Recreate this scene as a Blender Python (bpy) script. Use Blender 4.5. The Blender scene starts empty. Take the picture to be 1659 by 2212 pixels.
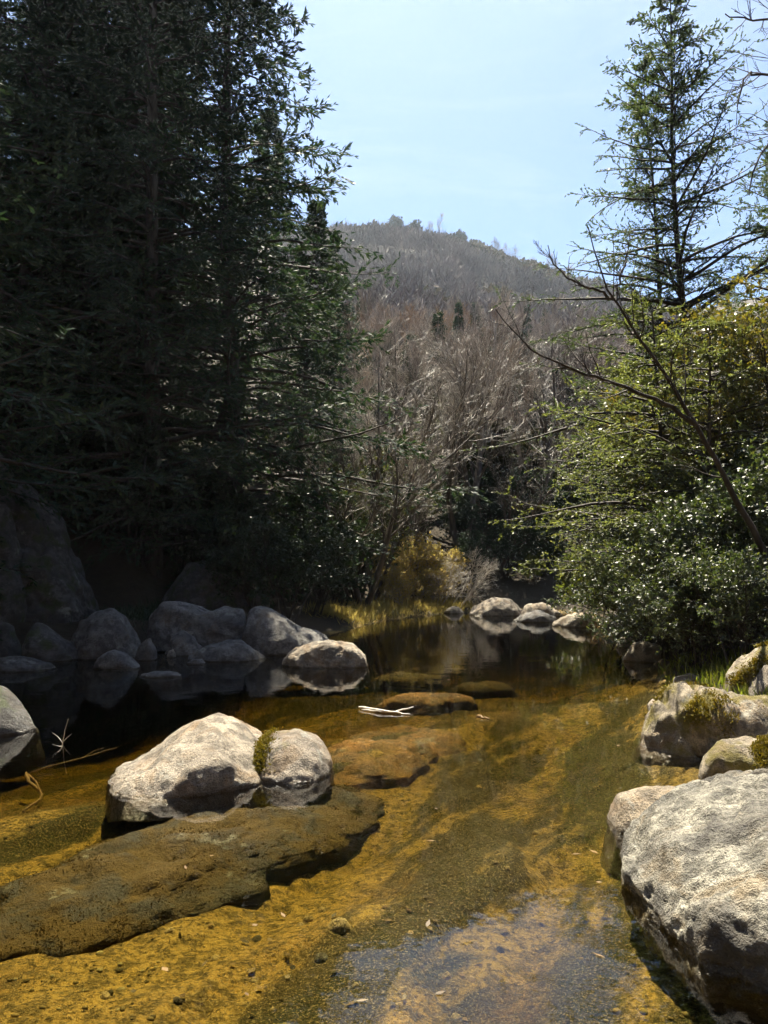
import bpy, math
import numpy as np
R = math.radians
sc = bpy.context.scene
col = sc.collection

# ------------------------------------------------------------------ camera
CAM_H, PITCH, VFOV = 1.7, 4.0, 65.0
cam_d = bpy.data.cameras.new('camera'); cam = bpy.data.objects.new('camera', cam_d); col.objects.link(cam)
cam.location = (0, 0, CAM_H); cam.rotation_euler = (R(90 + PITCH), 0, 0)
cam_d.sensor_fit = 'VERTICAL'; cam_d.angle = R(VFOV); cam_d.clip_end = 5000; cam_d.clip_start = 0.05
sc.camera = cam
sc.render.resolution_x, sc.render.resolution_y = 768, 1024

# ------------------------------------------------------------------ sky + sun
SUN_EL, SUN_AZ = 63.0, -5.0           # azimuth measured from +Y, positive towards +X
w = bpy.data.worlds.new('World'); sc.world = w; w.use_nodes = True
nt = w.node_tree; nt.nodes.clear()
sky = nt.nodes.new('ShaderNodeTexSky'); sky.sky_type = 'NISHITA'; sky.sun_disc = False
sky.sun_elevation = R(SUN_EL); sky.sun_rotation = R(SUN_AZ)
sky.air_density = 1.0; sky.dust_density = 0.7; sky.ozone_density = 1.0
bg = nt.nodes.new('ShaderNodeBackground'); bg.inputs[1].default_value = 0.05
ow = nt.nodes.new('ShaderNodeOutputWorld')
wb = nt.nodes.new('ShaderNodeMix'); wb.data_type = 'RGBA'; wb.blend_type = 'MULTIPLY'; wb.inputs[0].default_value = 1.0; wb.inputs[7].default_value = (0.80, 0.91, 1.06, 1)   # the photograph's cool white balance
nt.links.new(sky.outputs[0], wb.inputs[6]); 
tcw = nt.nodes.new('ShaderNodeTexCoord'); sx = nt.nodes.new('ShaderNodeSeparateXYZ'); nt.links.new(tcw.outputs['Generated'], sx.inputs[0])
zc = nt.nodes.new('ShaderNodeMath'); zc.operation = 'MAXIMUM'; zc.inputs[1].default_value = 0.08; nt.links.new(sx.outputs[2], zc.inputs[0])
dv = nt.nodes.new('ShaderNodeVectorMath'); dv.operation = 'DIVIDE'; nt.links.new(tcw.outputs['Generated'], dv.inputs[0]); nt.links.new(zc.outputs[0], dv.inputs[1])
mpw = nt.nodes.new('ShaderNodeMapping'); mpw.inputs['Rotation'].default_value = (0, 0, R(35)); mpw.inputs['Scale'].default_value = (0.8, 2.2, 0); nt.links.new(dv.outputs[0], mpw.inputs[0])
nz_ = nt.nodes.new('ShaderNodeTexNoise'); nz_.inputs['Scale'].default_value = 1.3; nz_.inputs['Detail'].default_value = 7; nz_.inputs['Roughness'].default_value = 0.6; nz_.inputs['Distortion'].default_value = 0.5; nt.links.new(mpw.outputs[0], nz_.inputs['Vector'])
mr_ = nt.nodes.new('ShaderNodeMapRange'); mr_.inputs[1].default_value = 0.48; mr_.inputs[2].default_value = 0.75; mr_.inputs[3].default_value = 0.0; mr_.inputs[4].default_value = 0.16; nt.links.new(nz_.outputs['Fac'], mr_.inputs[0])
ci = nt.nodes.new('ShaderNodeMix'); ci.data_type = 'RGBA'; nt.links.new(mr_.outputs[0], ci.inputs[0]); nt.links.new(wb.outputs[2], ci.inputs[6]); ci.inputs[7].default_value = (7.2, 7.4, 7.5, 1)
nt.links.new(ci.outputs[2], bg.inputs[0]); nt.links.new(bg.outputs[0], ow.inputs[0])
sd_ = bpy.data.lights.new('sun', 'SUN'); sun = bpy.data.objects.new('sun', sd_); col.objects.link(sun)
sd_.energy = 5.0; sd_.angle = R(0.5); sd_.color = (1.0, 0.91, 0.74)
sun.rotation_euler = (R(-(90 - SUN_EL)), 0, R(-SUN_AZ))
sun.location = (0, 0, 60)
vs = sc.view_settings
vs.view_transform = 'Standard'; vs.look = 'None'; vs.gamma = 1.0; vs.exposure = 1.85; vs.use_curve_mapping = False
cy = sc.cycles
cy.max_bounces = 6; cy.diffuse_bounces = 2; cy.glossy_bounces = 2; cy.transmission_bounces = 3
cy.transparent_max_bounces = 12; cy.volume_bounces = 0; cy.sample_clamp_indirect = 6
cy.use_denoising = True; cy.use_light_tree = False; cy.use_adaptive_sampling = True; cy.adaptive_threshold = 0.045; cy.caustics_reflective = False; cy.caustics_refractive = False

# ------------------------------------------------------------------ numbers
RNG = np.random.default_rng(7)
F_PX, CX, CY = 1736.0, 829.5, 1106.0            # the photograph measured at 1659 x 2212
def elev(y): return math.degrees(math.atan((CY - y) / F_PX)) + PITCH
def dist(y, z0=0.0): return (CAM_H - z0) / math.tan(R(-elev(y)))
def at(x, y, Y):                                 # a point at forward distance Y
    return np.array([(x - CX) / F_PX * Y / math.cos(R(PITCH)) * 1.0, Y, CAM_H + Y * math.tan(R(elev(y)))])
def on_water(x, y, z0=0.0):
    Y = dist(y, z0); return np.array([(x - CX) / F_PX * Y, Y, z0])

def _hash(ix, iy, iz, seed):
    h = (ix * 374761393 + iy * 668265263 + iz * 2147483647 + seed * 1274126177) & 0xFFFFFFFF
    h = ((h ^ (h >> 13)) * 1274126177) & 0xFFFFFFFF
    return ((h ^ (h >> 16)) & 0xFFFF) / 32767.5 - 1.0
def vnoise(p, seed=0):
    p = np.asarray(p, float); i = np.floor(p).astype(np.int64); f = p - i; u = f * f * f * (f * (f * 6 - 15) + 10)
    o = 0
    for dx in (0, 1):
        for dy in (0, 1):
            for dz in (0, 1):
                wgt = (u[:, 0] if dx else 1 - u[:, 0]) * (u[:, 1] if dy else 1 - u[:, 1]) * (u[:, 2] if dz else 1 - u[:, 2])
                o = o + wgt * _hash(i[:, 0] + dx, i[:, 1] + dy, i[:, 2] + dz, seed)
    return o
def fbm(p, octs=4, seed=0, gain=0.5):
    o = 0; a = 1.0; p = np.asarray(p, float)
    for k in range(octs):
        o = o + a * vnoise(p, seed + k); p = p * 2.03 + 11.7; a *= gain
    return o
def norm(v): return v / np.maximum(np.linalg.norm(v, axis=-1, keepdims=True), 1e-9)
def smooth(a, b, x): t = np.clip((x - a) / (b - a), 0, 1); return t * t * (3 - 2 * t)

# ------------------------------------------------------------------ mesh building
def mesh_from(name, chunks, mats, smooth_shade=False):
    """chunks: list of (V[n,3], F[m,k], material index)"""
    me = bpy.data.meshes.new(name)
    vs_, ls, st, tot, mi = [], [], [], [], []; vo = 0; lo = 0
    for V, F, m in chunks:
        if len(F) == 0: continue
        k = F.shape[1]; vs_.append(V); ls.append((F + vo).ravel()); n = len(F)
        st.append(lo + np.arange(n) * k); tot.append(np.full(n, k)); mi.append(np.full(n, m)); vo += len(V); lo += n * k
    V = np.concatenate(vs_).astype(np.float32); L = np.concatenate(ls).astype(np.int32); S = np.concatenate(st).astype(np.int32)
    me.vertices.add(len(V)); me.vertices.foreach_set('co', V.ravel())
    me.loops.add(len(L)); me.loops.foreach_set('vertex_index', L)
    me.polygons.add(len(S)); me.polygons.foreach_set('loop_start', S)
    me.polygons.foreach_set('material_index', np.concatenate(mi).astype(np.int32))
    me.polygons.foreach_set('use_smooth', np.full(len(S), smooth_shade))
    for m in mats: me.materials.append(m)
    me.update(calc_edges=True); me.validate()
    return me
def link(name, me, parent=None, loc=(0, 0, 0), rz=0.0, scale=1.0):
    o = bpy.data.objects.new(name, me); col.objects.link(o); o.location = loc; o.rotation_euler = (0, 0, rz)
    o.scale = (scale,) * 3 if not hasattr(scale, '__len__') else scale
    if parent: o.parent = parent
    return o
def tag(o, label=None, cat=None, group=None, kind=None):
    if label: o['label'] = label
    if cat: o['category'] = cat
    if group: o['group'] = group
    if kind: o['kind'] = kind
    return o
def tubes(pts, rad, k=4):
    """pts [N,M,3], rad [N,M] -> verts, quads"""
    N, M, _ = pts.shape
    d = np.empty_like(pts); d[:, 1:-1] = pts[:, 2:] - pts[:, :-2]; d[:, 0] = pts[:, 1] - pts[:, 0]; d[:, -1] = pts[:, -1] - pts[:, -2]
    d = norm(d); ref = np.where(np.abs(d[:, :1, 2:3]) > 0.8, np.array([1.0, 0, 0]), np.array([0, 0, 1.0]))
    a = norm(np.cross(d, np.broadcast_to(ref, d.shape))); b = np.cross(d, a)
    th = np.arange(k) / k * 2 * math.pi
    V = pts[:, :, None] + rad[:, :, None, None] * (np.cos(th)[None, None, :, None] * a[:, :, None] + np.sin(th)[None, None, :, None] * b[:, :, None])
    idx = np.arange(N * M * k).reshape(N, M, k); nx = np.roll(idx, -1, axis=2)
    F = np.stack([idx[:, :-1], nx[:, :-1], nx[:, 1:], idx[:, 1:]], -1).reshape(-1, 4)
    return V.reshape(-1, 3), F
def grow(rng, start, d, length, r0, r1, nseg, wob, trop):
    """grow N branches at once; trop adds to the z of the heading at each step"""
    P = [start]; d = norm(d); p = start; step = (length / nseg)[:, None]
    for i in range(nseg):
        d = norm(d + rng.normal(0, wob, d.shape) + np.array([0, 0, 1.0]) * (trop if np.isscalar(trop) else trop[i]))
        p = p + d * step; P.append(p)
    t = np.linspace(0, 1, nseg + 1)[None]
    return np.stack(P, 1), r0[:, None] * (1 - t) + r1[:, None] * t
def sample(rng, pts, rad, n, t0=0.15, t1=1.0):
    N, M, _ = pts.shape
    bi = np.repeat(np.arange(N), n); t = (t0 + (t1 - t0) * rng.random(len(bi))) * (M - 1) * 0.9999
    i = t.astype(int); f = (t - i)[:, None]
    p = pts[bi, i] * (1 - f) + pts[bi, i + 1] * f; tan = norm(pts[bi, i + 1] - pts[bi, i])
    r = rad[bi, i] * (1 - f[:, 0]) + rad[bi, i + 1] * f[:, 0]
    return p, tan, r, t / (M - 1), bi
def side_dirs(rng, tan, ang, flat=0.0):
    q = rng.normal(0, 1, tan.shape); q[:, 2] *= (1 - flat)
    s = norm(q - tan * (q * tan).sum(1, keepdims=True))
    return norm(tan * np.cos(ang)[:, None] + s * np.sin(ang)[:, None])
def leaves(rng, p, d, l, wd, nrm_up=0.6):
    """rhombic leaves, one quad each"""
    n = len(p); up = np.array([0, 0, 1.0]) * nrm_up + rng.normal(0, 0.6, (n, 3))
    s = norm(np.cross(d, up)); l = l[:, None]; wd = wd[:, None]
    m = p + d * l * 0.45
    V = np.stack([p, m + s * wd, p + d * l, m - s * wd], 1).reshape(-1, 3)
    return V, np.arange(n * 4).reshape(n, 4)

# ------------------------------------------------------------------ materials
def mat(name):
    m = bpy.data.materials.new(name); m.use_nodes = True; t = m.node_tree; t.nodes.clear()
    out = t.nodes.new('ShaderNodeOutputMaterial')
    def N(typ, **kw):
        n = t.nodes.new('ShaderNode' + typ)
        for k, v in kw.items():
            if k in n.inputs.keys() if isinstance(k, str) and k in [i.name for i in n.inputs] else False: n.inputs[k].default_value = v
            else: setattr(n, k, v)
        return n
    return m, t, out, N, t.links.new
def ramp(N, stops, interp='LINEAR'):
    n = N('ValToRGB'); cr = n.color_ramp; cr.interpolation = interp
    while len(cr.elements) < len(stops): cr.elements.new(0.5)
    for e, (p, c) in zip(cr.elements, stops):
        e.position = p; e.color = (c if hasattr(c, '__len__') else (c, c, c)) + ((1,) if not hasattr(c, '__len__') or len(c) == 3 else ())
    return n
def noise(N, L, co, scale, detail=4, rough=0.55, dist_=0.0):
    n = N('TexNoise'); n.inputs['Scale'].default_value = scale; n.inputs['Detail'].default_value = detail
    n.inputs['Roughness'].default_value = rough; n.inputs['Distortion'].default_value = dist_; L(co, n.inputs['Vector']); return n.outputs['Fac']
def mixc(N, L, fac, a, b, mode='MIX'):
    n = N('Mix'); n.data_type = 'RGBA'; n.blend_type = mode
    for s, v in ((n.inputs[0], fac), (n.inputs[6], a), (n.inputs[7], b)):
        if hasattr(v, 'is_output'): L(v, s)
        elif hasattr(v, '__len__'): s.default_value = tuple(v) + ((1,) if len(v) == 3 else ())
        else: s.default_value = v
    return n.outputs[2]
def mth(N, L, op, a, b=0.0, clamp=False):
    n = N('Math'); n.operation = op; n.use_clamp = clamp
    for s, v in ((n.inputs[0], a), (n.inputs[1], b)):
        if hasattr(v, 'is_output'): L(v, s)
        else: s.default_value = v
    return n.outputs[0]

def granite(name, base, moss=0.0, dark=0.0, wet=0.05, mosscol=(0.16, 0.13, 0.025)):
    m, t, out, N, L = mat(name)
    geo = N('NewGeometry'); co = geo.outputs['Position']
    p = N('BsdfPrincipled'); L(p.outputs[0], out.inputs[0])
    big = noise(N, L, co, 1.1, 5, 0.6); mid = noise(N, L, co, 7, 5, 0.65); fine = noise(N, L, co, 90, 3, 0.7)
    c = mixc(N, L, ramp_of(N, L, big, 0.35, 0.65), tuple(x * 0.72 for x in base), tuple(min(1, x * 1.2) for x in base))
    c = mixc(N, L, ramp_of(N, L, mid, 0.40, 0.56), tuple(x * 0.42 for x in base), c)
    c = mixc(N, L, mth(N, L, 'MULTIPLY', ramp_of(N, L, fine, 0.48, 0.60), 0.6), c, (0.06, 0.055, 0.05))
    st = noise(N, L, co, 1.9, 5, 0.7, 1.0)
    c = mixc(N, L, mth(N, L, 'MULTIPLY', ramp_of(N, L, st, 0.50, 0.64), 0.55), c, tuple(x * y for x, y in zip(base, (0.62, 0.47, 0.30))))
    vor = N('TexVoronoi'); vor.inputs['Scale'].default_value = 13; L(co, vor.inputs['Vector'])
    c = mixc(N, L, mth(N, L, 'MULTIPLY', mth(N, L, 'SUBTRACT', 1.0, ramp_of(N, L, vor.outputs['Distance'], 0.16, 0.26)), mth(N, L, 'MULTIPLY', ramp_of(N, L, big, 0.5, 0.6), 0.7)), c, (0.10, 0.095, 0.075))
    lich = mth(N, L, 'MULTIPLY', ramp_of(N, L, noise(N, L, co, 3.2, 6, 0.7), 0.58, 0.66), 0.5)
    c = mixc(N, L, lich, c, (0.42, 0.42, 0.36))
    if dark: c = mixc(N, L, mth(N, L, 'MULTIPLY', ramp_of(N, L, noise(N, L, co, 2.3, 6, 0.7), 0.40, 0.62), dark), c, (0.055, 0.05, 0.045))
    sep = N('SeparateXYZ'); L(geo.outputs['Normal'], sep.inputs[0])
    if moss:
        mm = ramp_of(N, L, noise(N, L, co, 2.6, 6, 0.65), 0.64 - 0.35 * moss, 0.78 - 0.35 * moss)
        mc = mixc(N, L, noise(N, L, co, 30, 3), tuple(x * 0.45 for x in mosscol), tuple(x * 1.5 for x in mosscol))
        c = mixc(N, L, mm, c, mc)
    sp = N('SeparateXYZ'); L(co, sp.inputs[0])
    dry = wet < 0.01
    wz = mth(N, L, 'ADD', sp.outputs[2], mth(N, L, 'MULTIPLY', mth(N, L, 'SUBTRACT', noise(N, L, co, 5, 4), 0.5), wet))
    wf = N('MapRange'); L(wz, wf.inputs[0]); wf.inputs[1].default_value = wet * 0.35; wf.inputs[2].default_value = wet; wf.inputs[3].default_value = 0 if dry else 1; wf.inputs[4].default_value = 0
    c = mixc(N, L, wf.outputs[0], c, mixc(N, L, 0.55, c, (0.07, 0.05, 0.022)))
    L(c, p.inputs['Base Color'])
    ro = N('MapRange'); L(wf.outputs[0], ro.inputs[0]); ro.inputs[3].default_value = 0.82; ro.inputs[4].default_value = 0.2; L(ro.outputs[0], p.inputs['Roughness'])
    p.inputs['Specular IOR Level'].default_value = 0.4
    b1 = N('Bump'); b1.inputs['Strength'].default_value = 1.0; b1.inputs['Distance'].default_value = 0.045
    h = mth(N, L, 'ADD', mth(N, L, 'MULTIPLY', mid, 0.45), mth(N, L, 'ADD', mth(N, L, 'MULTIPLY', noise(N, L, co, 28, 4, 0.75), 0.75), mth(N, L, 'MULTIPLY', fine, 0.35)))
    L(h, b1.inputs['Height']); L(b1.outputs[0], p.inputs['Normal'])
    return m
def ramp_of(N, L, v, a, b):
    n = N('MapRange'); n.clamp = True; n.interpolation_type = 'SMOOTHSTEP'
    L(v, n.inputs[0]); n.inputs[1].default_value = a; n.inputs[2].default_value = b; return n.outputs[0]

def foliage(name, cols, trans=0.35, rough=0.5, spec=0.4, tcol=None):
    """thin leaf: reflecting face plus light coming through; each leaf its own tone"""
    m, t, out, N, L = mat(name)
    geo = N('NewGeometry'); rp = ramp(N, [(i / max(1, len(cols) - 1), c) for i, c in enumerate(cols)]); L(geo.outputs['Random Per Island'], rp.inputs[0])
    big = noise(N, L, geo.outputs['Position'], 0.7, 3)
    c = mixc(N, L, ramp_of(N, L, big, 0.35, 0.68), mixc(N, L, 1.0, rp.outputs[0], (0.75, 0.8, 0.8), 'MULTIPLY'), rp.outputs[0])
    p = N('BsdfPrincipled'); L(c, p.inputs['Base Color']); p.inputs['Roughness'].default_value = rough; p.inputs['Specular IOR Level'].default_value = spec
    tr = N('BsdfTranslucent'); L(mixc(N, L, 1.0, c, tcol or (1.5, 1.6, 0.7), 'MULTIPLY'), tr.inputs[0])
    mx = N('MixShader'); mx.inputs[0].default_value = trans; L(p.outputs[0], mx.inputs[1]); L(tr.outputs[0], mx.inputs[2]); L(mx.outputs[0], out.inputs[0])
    return m
def bark(name, a, b, scale=9, rough=0.8, spec=0.3):
    m, t, out, N, L = mat(name)
    tc = N('TexCoord'); mp = N('Mapping'); mp.inputs['Scale'].default_value = (1, 1, 0.25); L(tc.outputs['Object'], mp.inputs[0])
    n = noise(N, L, mp.outputs[0], scale, 5, 0.65)
    p = N('BsdfPrincipled'); L(mixc(N, L, ramp_of(N, L, n, 0.35, 0.65), a, b), p.inputs['Base Color'])
    p.inputs['Roughness'].default_value = rough; p.inputs['Specular IOR Level'].default_value = spec
    bp = N('Bump'); bp.inputs['Strength'].default_value = 0.7; bp.inputs['Distance'].default_value = 0.03; L(n, bp.inputs['Height']); L(bp.outputs[0], p.inputs['Normal'])
    L(p.outputs[0], out.inputs[0]); return m

M = {}
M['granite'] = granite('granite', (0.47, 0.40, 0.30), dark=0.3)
M['granite_front'] = granite('granite_front', (0.38, 0.355, 0.28), dark=0.75, wet=0.07)
M['granite_moss'] = granite('granite_moss', (0.44, 0.37, 0.26), moss=0.5, dark=0.35, wet=0.06)
M['granite_warm'] = granite('granite_warm', (0.40, 0.34, 0.26), moss=0.15, dark=0.3)
M['granite_tan'] = granite('granite_tan', (0.48, 0.385, 0.26), dark=0.15)
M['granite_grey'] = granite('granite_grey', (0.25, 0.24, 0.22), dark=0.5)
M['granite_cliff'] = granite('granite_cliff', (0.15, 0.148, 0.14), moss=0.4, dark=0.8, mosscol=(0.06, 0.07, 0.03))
M['rock_orange'] = granite('rock_orange', (0.40, 0.21, 0.06), moss=0.3, dark=0.5, wet=0.001, mosscol=(0.22, 0.13, 0.03))
M['rock_sunk'] = granite('rock_sunk', (0.085, 0.056, 0.02), moss=0.6, dark=0.95, wet=0.001, mosscol=(0.10, 0.062, 0.014))
M['needle'] = foliage('needle', [(0.022, 0.046, 0.034), (0.036, 0.064, 0.040), (0.062, 0.085, 0.042)], 0.22, 0.6, 0.15)
M['needle_cedar'] = foliage('needle_cedar', [(0.05, 0.08, 0.045), (0.08, 0.11, 0.05), (0.12, 0.14, 0.06)], 0.35, 0.5, 0.35)
M['leaf_glossy'] = foliage('leaf_glossy', [(0.03, 0.05, 0.022), (0.06, 0.08, 0.03), (0.14, 0.15, 0.055)], 0.33, 0.5, 1.0)
M['needle_light'] = foliage('needle_light', [(0.11, 0.13, 0.06), (0.16, 0.175, 0.075), (0.22, 0.215, 0.10)], 0.4, 0.5, 0.35)
M['leaf_gold'] = foliage('leaf_gold', [(0.09, 0.105, 0.025), (0.15, 0.145, 0.03), (0.23, 0.18, 0.04)], 0.4, 0.36, 0.7, (1.4, 1.3, 0.6))
M['leaf_lime'] = foliage('leaf_lime', [(0.10, 0.13, 0.02), (0.16, 0.18, 0.03), (0.20, 0.19, 0.04)], 0.45, 0.45, 0.4)
M['leaf_olive'] = foliage('leaf_olive', [(0.05, 0.065, 0.02), (0.09, 0.10, 0.03), (0.13, 0.12, 0.04)], 0.35, 0.5, 0.4)
M['leaf_dark'] = foliage('leaf_dark', [(0.025, 0.045, 0.025), (0.04, 0.06, 0.03)], 0.2, 0.45, 0.4)
M['leaf_oak'] = foliage('leaf_oak', [(0.03, 0.036, 0.02), (0.045, 0.045, 0.025), (0.07, 0.055, 0.032)], 0.2, 0.6, 0.2)
M['leaf_crest'] = foliage('leaf_crest', [(0.032, 0.032, 0.02), (0.055, 0.038, 0.028), (0.085, 0.052, 0.036)], 0.15, 0.8, 0.1)
M['dry_grass'] = foliage('dry_grass', [(0.34, 0.25, 0.09), (0.48, 0.38, 0.16), (0.38, 0.33, 0.11)], 0.55, 0.6, 0.3, (1.5, 1.4, 0.9))
M['wet_leaf'] = foliage('wet_leaf', [(0.10, 0.05, 0.015), (0.24, 0.14, 0.04), (0.05, 0.03, 0.012), (0.20, 0.13, 0.05)], 0.2, 0.5, 0.4, (1.2, 1.1, 0.7))
M['moss'] = foliage('moss', [(0.10, 0.09, 0.015), (0.17, 0.14, 0.02), (0.22, 0.16, 0.03)], 0.3, 0.7, 0.2, (1.3, 1.2, 0.6))
M['bark_dark'] = bark('bark_dark', (0.025, 0.021, 0.018), (0.065, 0.055, 0.045))
M['bark_mid'] = bark('bark_mid', (0.045, 0.036, 0.028), (0.12, 0.098, 0.075), 9, 0.5, 0.5)
M['bark_pale'] = bark('bark_pale', (0.20, 0.165, 0.125), (0.40, 0.345, 0.275), 5, 0.4, 0.7)
M['twig_grey'] = bark('twig_grey', (0.18, 0.14, 0.12), (0.46, 0.38, 0.31), 0.35, 0.75, 0.2)
M['twig_dark'] = bark('twig_dark', (0.06, 0.048, 0.042), (0.15, 0.12, 0.10), 0.4, 0.7, 0.25)
M['twig_far'] = bark('twig_far', (0.10, 0.078, 0.075), (0.21, 0.17, 0.155), 0.05, 0.85, 0.1)
M['twig_russet'] = bark('twig_russet', (0.24, 0.15, 0.08), (0.36, 0.23, 0.13), 0.6, 0.75, 0.2)
M['drift'] = bark('drift', (0.45, 0.40, 0.33), (0.62, 0.57, 0.48), 20, 0.35, 0.6)
M['wet_stick'] = bark('wet_stick', (0.10, 0.06, 0.02), (0.22, 0.13, 0.05), 14, 0.5)
M['pebble'] = granite('pebble', (0.55, 0.42, 0.20), wet=0.0001)
M['pebble_dark'] = granite('pebble_dark', (0.08, 0.065, 0.04), wet=0.0001)

def bed_material():
    m, t, out, N, L = mat('stream_bed')
    geo = N('NewGeometry'); co = geo.outputs['Position']; p = N('BsdfPrincipled'); L(p.outputs[0], out.inputs[0])
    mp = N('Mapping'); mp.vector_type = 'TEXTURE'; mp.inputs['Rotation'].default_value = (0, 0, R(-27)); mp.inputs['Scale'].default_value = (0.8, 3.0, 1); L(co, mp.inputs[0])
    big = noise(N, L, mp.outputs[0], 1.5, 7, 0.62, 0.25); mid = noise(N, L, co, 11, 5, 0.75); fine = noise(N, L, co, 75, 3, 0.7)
    c = mixc(N, L, ramp_of(N, L, big, 0.45, 0.545), (0.034, 0.036, 0.013), (0.46, 0.31, 0.085))  # dark olive bands: algae tone that also paints in the ridges' shadows
    c = mixc(N, L, ramp_of(N, L, noise(N, L, mp.outputs[0], 0.5, 3, 0.5), 0.56, 0.72), c, (0.30, 0.16, 0.04))
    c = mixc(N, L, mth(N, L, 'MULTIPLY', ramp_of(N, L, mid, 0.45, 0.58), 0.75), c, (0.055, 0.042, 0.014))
    c = mixc(N, L, mth(N, L, 'MULTIPLY', ramp_of(N, L, fine, 0.52, 0.60), 0.6), c, (0.42, 0.32, 0.15))
    c = mixc(N, L, mth(N, L, 'MULTIPLY', ramp_of(N, L, noise(N, L, co, 34, 4, 0.75), 0.52, 0.60), 0.75), c, (0.06, 0.045, 0.02))
    # above the waterline the ground is leaf litter and earth
    sp = N('SeparateXYZ'); L(co, sp.inputs[0]); ab = ramp_of(N, L, sp.outputs[2], 0.0, 0.10)
    lit = mixc(N, L, noise(N, L, co, 6, 6, 0.7), (0.025, 0.02, 0.013), (0.085, 0.065, 0.04))
    far = mixc(N, L, noise(N, L, co, 0.12, 6, 0.7), (0.045, 0.036, 0.028), (0.10, 0.078, 0.06))
    lit = mixc(N, L, ramp_of(N, L, sp.outputs[1], 40, 70), lit, far)
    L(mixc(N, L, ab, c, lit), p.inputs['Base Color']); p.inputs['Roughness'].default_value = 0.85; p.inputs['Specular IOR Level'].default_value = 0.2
    b = N('Bump'); b.inputs['Strength'].default_value = 1.0; b.inputs['Distance'].default_value = 0.09
    L(mth(N, L, 'ADD', mid, mth(N, L, 'ADD', mth(N, L, 'MULTIPLY', noise(N, L, co, 30, 4, 0.7), 0.5), mth(N, L, 'MULTIPLY', fine, 0.2))), b.inputs['Height']); L(b.outputs[0], p.inputs['Normal'])
    return m
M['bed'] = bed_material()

def water_material():
    m, t, out, N, L = mat('clear_water')
    geo = N('NewGeometry'); co = geo.outputs['Position']
    mp = N('Mapping'); mp.inputs['Scale'].default_value = (1.0, 1.0, 1); L(co, mp.inputs[0])
    b = N('Bump'); b.inputs['Strength'].default_value = 0.06; b.inputs['Distance'].default_value = 0.06
    h = mth(N, L, 'ADD', noise(N, L, mp.outputs[0], 2.0, 3, 0.5, 0.4), mth(N, L, 'MULTIPLY', noise(N, L, co, 14, 2, 0.5), 0.10))
    L(h, b.inputs['Height'])
    fr = N('Fresnel'); fr.inputs['IOR'].default_value = 1.45; L(b.outputs[0], fr.inputs['Normal'])
    gl = N('BsdfGlossy'); gl.inputs['Roughness'].default_value = 0.015; L(b.outputs[0], gl.inputs['Normal'])
    tr = N('BsdfTransparent'); tr.inputs[0].default_value = (0.97, 0.96, 0.93, 1)
    mx = N('MixShader'); L(fr.outputs[0], mx.inputs[0]); L(tr.outputs[0], mx.inputs[1]); L(gl.outputs[0], mx.inputs[2]); L(mx.outputs[0], out.inputs[0])
    va = N('VolumeAbsorption'); va.inputs['Color'].default_value = (0.62, 0.57, 0.14, 1); va.inputs["Density"].default_value = 1.7
    L(va.outputs[0], out.inputs[1]); return m
M['water'] = water_material()

# ------------------------------------------------------------------ ground, stream bed, water
SHORE = np.array([(-8, 0.6), (-9, 6), (-10, 12), (-8.5, 15.5), (-6.5, 16.2), (-4.5, 16.6), (-2.6, 17.4), (-1.6, 19.5), (-1.0, 22.5), (0.0, 26.3), (1.4, 29.0), (2.6, 31.0),
                  (4.2, 32.5), (6.5, 33), (7.6, 29), (6.3, 24.5), (5.6, 21), (5.2, 17.3), (4.7, 14), (3.9, 11.2), (3.2, 9.2), (2.9, 7.6), (2.8, 6.2), (2.6, 5.0), (2.5, 3.8), (2.4, 2.4), (2.0, 0.6)])
def shore_sd(x, y):
    """signed distance to the shoreline, positive on land"""
    P = np.stack([x, y], -1); A = SHORE; B = np.roll(SHORE, -1, axis=0)
    dmin = np.full(len(x), 1e9); ins = np.zeros(len(x), bool)
    for a, b in zip(A, B):
        ab = b - a; t = np.clip(((P - a) @ ab) / (ab @ ab), 0, 1); q = a + t[:, None] * ab
        dmin = np.minimum(dmin, np.hypot(P[:, 0] - q[:, 0], P[:, 1] - q[:, 1]))
        c = ((a[1] > y) != (b[1] > y)) & (x < (b[0] - a[0]) * (y - a[1]) / (b[1] - a[1] + 1e-12) + a[0]); ins ^= c
    return np.where(ins, -dmin, dmin)
HY = [0, 33, 40, 60, 120, 180, 280, 400, 440, 700, 2500]; HZ = [0, 0, 3, 10, 33, 57, 109, 168, 170, 120, 40]
HA = [-400, -200, 0, 10, 39, 62, 108, 140, 300, 600]; HS = [0.9, 1.05, 1.0, 1.0, 0.965, 0.905, 0.855, 0.80, 0.85, 0.7]
RIDGES = [  # cx, cy, half length, half width (left), height, heading deg from +Y towards +X
    (0.55, 5.0, 1.7, 0.50, 0.20, 22), (0.0, 8.6, 1.25, 0.75, 0.34, 35), (1.35, 5.9, 1.0, 0.35, 0.12, 26), (1.0, 4.3, 0.7, 0.35, 0.10, 25),
    (-0.6, 4.2, 1.2, 0.5, 0.10, 40), (2.4, 10.6, 1.2, 1.4, 0.22, 40), (0.7, 7.4, 1.2, 0.5, 0.10, 30), (1.0, 9.6, 1.2, 0.6, 0.14, 30), (-2.6, 6.2, 1.0, 0.8, 0.22, 50), (-2.9, 5.0, 0.8, 0.6, 0.12, 40)]
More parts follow.
